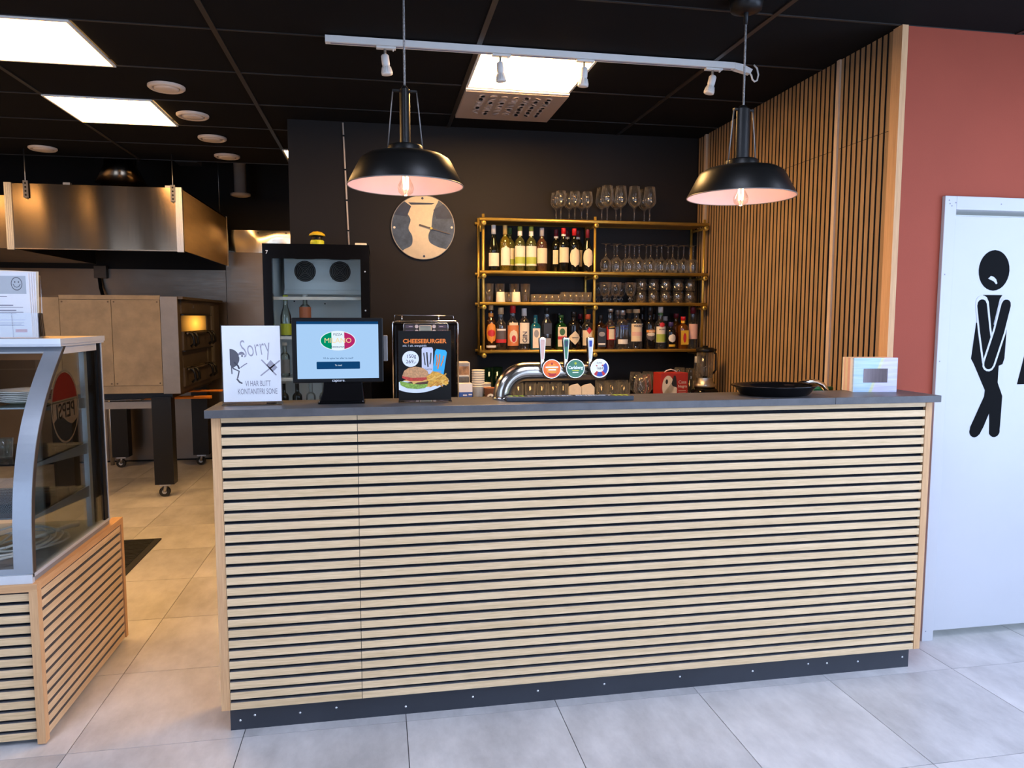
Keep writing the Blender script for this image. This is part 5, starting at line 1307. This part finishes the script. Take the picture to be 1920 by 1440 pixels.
# payment screen
ps = thing('order_screen', 'black self-service touch screen showing an order page, on the bar', 'monitor', (.366, .17, ZT))
MB().prism([(-.075, 0), (.095, 0), (.085, .11), (-.055, .11), (-.06, .05)], -.05, .05, ((0, 0, 0), (1, 0, 0), (0, 0, 1))).prism([(-.08, 0), (.098, 0), (.09, .012), (-.075, .012)], -.05, .055, ((0, 0, 0), (1, 0, 0), (0, 0, 1))).build('stand', M['blackgloss'], ps, False, bevel=.004)
MB().box((-.168, -.055, .082), (.168, -.02, .327)).build('housing', M['black'], ps, False, bevel=.004)
hs = ps.children[-1]
M['screen'] = emission('screen light', (.42, .66, .98), .95)
M['scr_blue'] = emission('screen blue', (.005, .055, .17), 1)
M['scr_green'] = emission('screen green', (.0, .28, .14), 1)
M['scr_red'] = emission('screen red', (.48, .02, .14), 1)
M['scr_white'] = emission('screen white', (.8, .92, 1.0), 1)
M['scr_yel'] = emission('screen yellow', (.95, .72, .35), 1)
MB().box((-.150, -.0565, .098), (.150, -.055, .313)).build('screen', M['screen'], hs, False)
sc_ = hs.children[-1]
FP = ((0, -.0565, 0), (1, 0, 0), (0, 0, 1))
D = lambda n, p, m, o=.0004: decal(n, p, M[m], sc_, FP, o, .0002, world=False)
D('title_bar', [[(-.150, .303), (.150, .303), (.150, .313), (-.150, .313)]], 'scr_blue')
D('logo_white', [ell(0, .241, .066, .037)], 'scr_white')
D('logo_green', [ell(0, .241, .063, .034, 14, 1.95, 2*PI-1.95)], 'scr_green', .0008)
D('logo_red', [ell(0, .241, .063, .034, 14, -1.19, 1.19)], 'scr_red', .0008)
text('MILANO', .0265, M['scr_yel'], sc_, FP, (0, .241), .0012, width=.098, world=False)
text('PIZZA', .0125, M['scr_blue'], sc_, FP, (0, .264), .0012, world=False)
text('Restaurant', .0125, M['scr_blue'], sc_, FP, (0, .218), .0012, world=False)
text('Vil du spise her eller ta med?', .0095, M['scr_blue'], sc_, FP, (0, .175), .0006, world=False)
D('button', [[(-.078, .134), (.078, .134), (.080, .136), (.080, .160), (.078, .162), (-.078, .162), (-.080, .160), (-.080, .136)]], 'scr_blue')
text('Ta med', .0085, M['scr_white'], sc_, FP, (0, .148), .0008, world=False)
text('capture.', .015, M['paper'], hs, ((0, -.055, 0), (1, 0, 0), (0, 0, 1)), (0, .0905), .0004, world=False)
cr_ = thing('card_terminal', 'small grey card reader on the right edge of the order screen', 'card reader', (.545, .155, ZT+.16))
MB().box((-.012, -.015, 0), (.006, .015, .10)).build('reader_body', M['enamel2'], cr_, False, bevel=.003)
# burger poster
pt = thing('menu_poster', 'black cheeseburger and energy drink poster in a clear stand on the bar', 'poster', (.693, .145, ZT), -.03)
MB().box((-.103, -.003, .004), (.103, .003, .279)).box((-.103, -.035, 0), (.103, .03, .004)).build('acrylic_stand', M['acryl'], pt, False)
po = MB().box((-.101, -.0045, .006), (.101, -.0032, .276)).build('poster_sheet', M['blackmatte'], pt, False)
FQ = ((0, -.0045, 0), (1, 0, 0), (0, 0, 1))
DP = lambda n, p, m, o=.0004: decal(n, p, M[m], po, FQ, o, .0002, world=False)
plain('p_orange', (.80, .20, .02)); plain('p_white', (.78, .80, .86)); plain('p_can', (.58, .58, .66)); plain('p_blue', (.03, .40, .68)); plain('p_bun', (.58, .29, .12), noise=(160, .35)); plain('p_tomato', (.55, .05, .03), noise=(120, .3)); plain('p_cheese', (.80, .45, .12)); plain('p_lettuce', (.26, .42, .06), noise=(160, .5)); plain('p_fries', (.78, .36, .04), noise=(130, .4)); plain('p_patty', (.10, .035, .015), noise=(160, .5))
text('CHEESEBURGER', .0225, M['p_orange'], po, FQ, (.0, .236), .0004, width=.168, world=False, bold=.0007)
text('inkl. 1 stk. energidrikk', .0105, M['p_white'], po, FQ, (-.085, .219), .0004, align='LEFT', width=.092, world=False)
DP('price_disc', [ell(-.055, .168, .032, .031)], 'p_white')
text('150g', .020, M['l_black'], po, FQ, (-.053, .178), .0008, world=False, rot=.06)
text('269,-', .020, M['l_black'], po, FQ, (-.053, .157), .0008, world=False)
DP('grey_can', [[(-.012, .206), (-.008, .213), (.028, .213), (.032, .206), (.032, .118), (.026, .108), (-.006, .108), (-.012, .118)]], 'p_can')
DP('grey_can_claw', [stroke([(-.004, .190), (-.001, .165), (.001, .145)], .004), stroke([(.008, .192), (.010, .16), (.012, .138)], .005), stroke([(.024, .190), (.023, .165), (.020, .148)], .004)], 'l_black', .0008)
DP('blue_can', [[(.040, .198), (.046, .206), (.080, .201), (.086, .192), (.072, .105), (.062, .096), (.032, .100), (.028, .108)]], 'p_blue')
DP('blue_can_claw', [stroke([(.046, .182), (.048, .16), (.044, .142)], .004), stroke([(.058, .184), (.056, .16), (.050, .130)], .005), stroke([(.074, .178), (.070, .16), (.062, .140)], .004)], 'p_orange', .0008)
DP('dish', [[(-.101, .078), (-.101, .048)]+[(-.101+.19*i/14, .048-.018*math.sin(PI*i/14)**.8+.028*(i/14)**2) for i in range(1, 15)]+[(.094, .080), (.088, .092), (.06, .104), (0, .10)]], 'p_white', .0010)
DP('fries', [[(.005, .058), (.09, .068), (.092, .088), (.078, .102), (.06, .112), (.03, .120), (.02, .108), (0, .10)]], 'p_fries', .0014)
plain('p_fry2', (.86, .50, .10), noise=(130, .2)); plain('p_fry3', (.60, .22, .02), noise=(130, .2))
rf = random.Random(3)
for k in range(20):
    fx, fy = .012+.070*rf.random(), .066+.036*rf.random()
    fa = rf.uniform(-.7, .9); fl_ = rf.uniform(.008, .016)
    DP('fry', [stroke([(fx-fl_*math.cos(fa), fy-fl_*math.sin(fa)), (fx+fl_*math.cos(fa), fy+fl_*math.sin(fa))], .0045)], ('p_fry2', 'p_fry3', 'p_fries')[k % 3], .0015+.00004*k)
DP('lettuce', [[(-.098, .082), (-.102+.008, .066), (-.07, .054), (-.03, .050), (.0, .054), (.012, .066), (0, .075), (-.06, .075)]], 'p_lettuce', .0018)
DP('patty', [[(-.075, .075), (-.02, .068), (.010, .070), (.014, .082), (-.02, .086)]], 'p_patty', .0020)
DP('cheese', [[(-.085, .084), (-.05, .078), (-.045, .068), (-.03, .076), (.008, .080), (.005, .088), (-.06, .090)]], 'p_cheese', .0022)
DP('tomato', [[(-.088, .094), (-.06, .082), (-.01, .082), (.008, .088), (.006, .096), (-.05, .098), (-.088, .102)]], 'p_tomato', .0024)
DP('bun', [[(-.088, .102), (-.05, .094), (.0, .096), (.015, .104), (.010, .120), (-.008, .133), (-.035, .138), (-.062, .134), (-.080, .122)]], 'p_bun', .0028)
text('MONSTER', .008, M['l_black'], po, FQ, (.010, .126), .0008, width=.034, world=False)
text('MANGO', .009, M['p_orange'], po, FQ, (.048, .116), .0008, width=.032, rot=.05, world=False)
# beer tap tower
tw = thing('beer_tower', 'bent chrome beer tower with three taps on the bar', 'beer tap', (1.008, .185, ZT))
pts = [(0, 0, 0), (0, 0, .012)]
for k in range(13):
    a = PI-PI/2*k/12
    pts.append((.098+.098*math.cos(a), 0, .012+.098*math.sin(a)))
pts += [(.25, 0, .110), (.425, 0, .110)]
MB().tube(pts, .0385, 28).build('pipe', M['chrome_soft'], tw, False)
MB().lathe([(0, 0), (.0425, 0), (.0425, .006), (.040, .010), (0, .010)], 28).build('base_flange', M['chrome'], tw, False)
M['chrome_dark'] = mat('dark chrome', (.42, .38, .33), .16, metal=1, noise=(40, .04)); plain('m_orange', (.92, .15, .0), .4); plain('m_green', (.01, .15, .06), .3); plain('m_cream', (.80, .74, .58), .3); plain('m_white', (.85, .85, .83), .3); plain('m_yellow', (.92, .30, .01), .4)
for i, (x, med) in enumerate(((.180, 'm_orange'), (.277, 'm_green'), (.378, 'm_cream'))):
    t = MB().tube([(x, -.03, .110), (x, -.062, .118)], .026, 20).tube([(x-.004, -.05, .118), (x-.006, -.05, .085)], [.020, .014], 16).build('tap_body', M['chrome_soft'], tw, False)
    mdl = MB().cyl((x+.006, -.060, .125), (x+.006, -.074, .125), .0375, 36).build('medallion', M['chrome'], t, False)
    FM = ((x+.006, -.074, .125), (1, 0, 0), (0, 0, 1))
    decal('medallion_rim', [ell(0, 0, .0365, .0365, 36)], M['m_white'], mdl, FM, .0003, world=False)
    decal('medallion_face', [ell(0, 0, .0355, .0355, 36)], M[med], mdl, FM, .0006, world=False)
    if i == 0:
        decal('emblem', [ell(0, 0, .022, .022, 24)], M['m_yellow'], mdl, FM, .0008, world=False)
        decal('emblem_bars', [[(-.026, .004), (.026, .004), (.026, .009), (-.026, .009)], [(-.014, -.006), (.016, -.006), (.016, -.001), (-.014, -.001)]], M['m_white'], mdl, FM, .0011, world=False)
        decal('emblem_star', [ell(0, .020, .004, .005)], M['l_red'], mdl, FM, .0011, world=False)
        decal('emblem_mark', [[(-.016, -.014), (-.004, -.018), (.016, -.018), (.020, -.022), (.010, -.030), (-.010, -.030)]], M['l_red'], mdl, FM, .0011, world=False)
    elif i == 1:
        text('Carlsberg', .0175, M['m_white'], mdl, FM, (0, .004), .0011, width=.060, world=False, bold=.0005)
        decal('emblem', [ell(0, .021, .005, .005), [(-.016, -.006), (.016, -.006), (.010, -.010), (-.012, -.009)]], M['l_lime'], mdl, FM, .0011, world=False)
        decal('small_line', [[(-.012, -.017), (.012, -.017), (.012, -.014), (-.012, -.014)]], M['m_white'], mdl, FM, .0011, world=False)
    else:
        ringp = lambda a0, a1: [(.033*math.cos(a0+(a1-a0)*k/10), .033*math.sin(a0+(a1-a0)*k/10)) for k in range(11)]+[(.017*math.cos(a1+(a0-a1)*k/10), .015*math.sin(a1+(a0-a1)*k/10)) for k in range(11)]
        decal('blue_ring', [ringp(-.75, .75), ringp(-2.0, -1.15)], M['l_blue'], mdl, FM, .0009, world=False)
        decal('red_marks', [ringp(-1.15, -.75), ringp(-2.4, -2.0), [(-.018, .015), (-.008, .010), (-.014, .008)], [(.006, .012), (.014, .016), (.014, .008)]], M['l_red'], mdl, FM, .0010, world=False)
        text('1664', .014, M['dark_ink'], mdl, FM, (0, 0), .0011, world=False)
        text('BLANC', .007, M['dark_ink'], mdl, FM, (-.002, .022), .0011, world=False)
    h = MB()
    prof = [(.0075, .13), (.008, .16), (.0105, .20), (.0132, .235), (.0128, .247), (.008, .250)]
    hx, hy = x-.028, -.045
    for k in range(len(prof)-1):
        (wa, za), (wb_, zb) = prof[k], prof[k+1]
        ta, tb_ = (.012, .012)
        h.add([(hx-wa, hy-ta, za), (hx+wa, hy-ta, za), (hx+wa, hy+ta, za), (hx-wa, hy+ta, za), (hx-wb_, hy-tb_, zb), (hx+wb_, hy-tb_, zb), (hx+wb_, hy+tb_, zb), (hx-wb_, hy+tb_, zb)], [(0, 1, 5, 4), (1, 2, 6, 5), (2, 3, 7, 6), (3, 0, 4, 7)]+([(4, 5, 6, 7)] if k == len(prof)-2 else []))
    h.tube([(hx+.01, hy, .118), (hx, hy, .135)], .011, 10)
    hh = h.build('tap_handle', M['chrome_dark'], t, False, bevel=.003)
    inlay = ('l_pink', 'm_green', 'p_can')[i]
    decal('handle_inlay', [[(-.004, .162), (.004, .162), (.0095, .232), (.008, .242), (-.008, .242), (-.0095, .232)]], M[inlay], hh, ((hx, hy-.012, 0), (1, 0, 0), (0, 0, 1)), .0006, world=False)
    if i: decal('handle_mark', [[(-.005, .212), (.005, .212), (.006, .236), (-.006, .236)]], M['l_blue' if i == 2 else 'navy'], hh, ((hx, hy-.012, 0), (1, 0, 0), (0, 0, 1)), .0009, world=False)
# bar mat
bm = thing('bar_mat', 'long black rubber bar mat with green and white print in front of the taps', 'bar mat', (1.262, .091, ZT), -.07)
MB().box((-.255, -.03, 0), (.255, .03, .019)).build('mat', M['kick'], bm, False, bevel=.003)
FB = ((0, 0, .019), (1, 0, 0), (0, 1, 0))
claw = lambda cx_: [[(cx_+d-.008, .022), (cx_+d+.010, .022), (cx_+d+.008, -.022), (cx_+d+.002, -.022)] for d in (-.022, 0, .022)]
plain('mat_green', (.38, .55, .03))
decal('claw_print', claw(-.215)+claw(.205), M['mat_green'], bm, FB, .0004, world=False)
text('MONSTER ENERGY', .040, M['p_white'], bm, FB, (0, 0), .0004, width=.34, world=False, bold=.0006)
# round black serving tray, faucet, sponge, photo box
ty = thing('serving_tray', 'round black serving tray lying near the right end of the bar', 'tray', (2.185, .150, ZT))
pan = MB().lathe([(0, .0), (.145, 0), (.158, .004), (.178, .026), (.192, .034), (.200, .035), (.201, .038), (.190, .038), (.174, .030), (.154, .008), (0, .006)], 48).build('tray_body', M['blackgloss'], ty, False)
ty.scale = (.95, .72, 1.15)
fc = thing('faucet', 'bent chrome faucet rising behind the bar, right of the tray', 'faucet', (2.395, .37, .901))
MB().tube([(0, 0, 0), (0, 0, .28), (.008, 0, .318), (.035, 0, .340), (.085, 0, .352), (.125, 0, .351), (.155, -.005, .338), (.172, -.01, .316), (.176, -.012, .29)], [.016, .014, .014, .014, .0145, .0145, .014, .013, .012], 14).build('spout', M['chrome'], fc, False)
MB().lathe([(0, 0), (.03, 0), (.028, .03), (.018, .05)], 18).build('base', M['chrome'], fc, False)
MB().tube([(0, .0, .25), (.05, .03, .27)], .006, 8).build('lever', M['chrome'], fc, False)
gs = thing('dish_brush', 'green plastic dish brush behind the bar, right of the faucet', 'brush', (2.66, .52, .901))
plain('green_plastic', (.01, .16, .05), .35)
MB().tube([(-.06, 0, .302), (.05, .01, .302)], .012, 10).build('handle', M['green_plastic'], gs, False)
MB().cyl((0, .0, 0), (0, 0, .295), .03, 14).build('holder', M['green_plastic'], gs, False)
pb = thing('photo_box', 'shimmering white gift box with small dark window, at the right end of the bar', 'gift box', (2.688, .185, ZT), -.12)
def irid(name):
    m, nt, b, out = nodes_of(name)
    tc = nt.nodes.new('ShaderNodeTexCoord')
    gr_ = nt.nodes.new('ShaderNodeSeparateXYZ'); nt.links.new(tc.outputs['Object'], gr_.inputs[0])
    rp = nt.nodes.new('ShaderNodeValToRGB')
    mr_ = nt.nodes.new('ShaderNodeMapRange'); mr_.inputs['From Min'].default_value = -.1; mr_.inputs['From Max'].default_value = .1
    ad = nt.nodes.new('ShaderNodeMath'); ad.operation = 'MULTIPLY_ADD'; ad.inputs[1].default_value = -.35
    nt.links.new(gr_.outputs['Z'], ad.inputs[0]); nt.links.new(gr_.outputs['X'], ad.inputs[2])
    a2 = nt.nodes.new('ShaderNodeMath'); a2.operation = 'ADD'; a2.inputs[1].default_value = .026
    nt.links.new(ad.outputs[0], a2.inputs[0]); nt.links.new(a2.outputs[0], mr_.inputs['Value']); nt.links.new(mr_.outputs[0], rp.inputs[0])
    e = rp.color_ramp.elements
    e[0].position = 0; e[0].color = (.48, .64, .82, 1); e[1].position = 1; e[1].color = (.62, .62, .85, 1)
    for p_, c_ in ((.30, (.50, .68, .85, 1)), (.47, (.50, .66, .80, 1)), (.50, (.70, .72, .45, 1)), (.54, (.70, .72, .45, 1)), (.58, (.68, .62, .82, 1))):
        q = e.new(p_); q.color = c_
    n = nt.nodes.new('ShaderNodeTexNoise'); n.inputs['Scale'].default_value = 60
    mp = nt.nodes.new('ShaderNodeMapping'); mp.inputs['Rotation'].default_value = (0, .9, 0); mp.inputs['Scale'].default_value = (.12, 1, 2)
    nt.links.new(tc.outputs['Object'], mp.inputs[0]); nt.links.new(mp.outputs[0], n.inputs['Vector'])
    mx = nt.nodes.new('ShaderNodeMix'); mx.data_type = 'RGBA'; mx.blend_type = 'OVERLAY'; mx.inputs['Factor'].default_value = .5
    nt.links.new(rp.outputs[0], mx.inputs['A']); nt.links.new(n.outputs['Fac'], mx.inputs['B'])
    nt.links.new(mx.outputs['Result'], b.inputs['Base Color']); b.inputs['Roughness'].default_value = .35
    return m
M['irid'] = irid('shimmering paper')
MB().box((-.100, -.004, 0), (.100, .008, .152)).build('front_board', M['irid'], pb, False)
for k, (m_, y0, y1) in enumerate((('paper', .008, .030), ('l_pink', .030, .050), ('cream', .050, .072), ('l_pink', .072, .082), ('cream2', .082, .098))):
    MB().box((-.099, y0, .001), (.099, y1, .151)).build('layer', M[m_], pb, False)
M['mirror'] = mat('window film', (.30, .24, .25), .12, metal=.7, noise=(30, .2), stretch=(4, 1, .2))
MB().box((-.055, -.0052, .042), (.055, -.004, .104)).build('window', M['mirror'], pb, False)
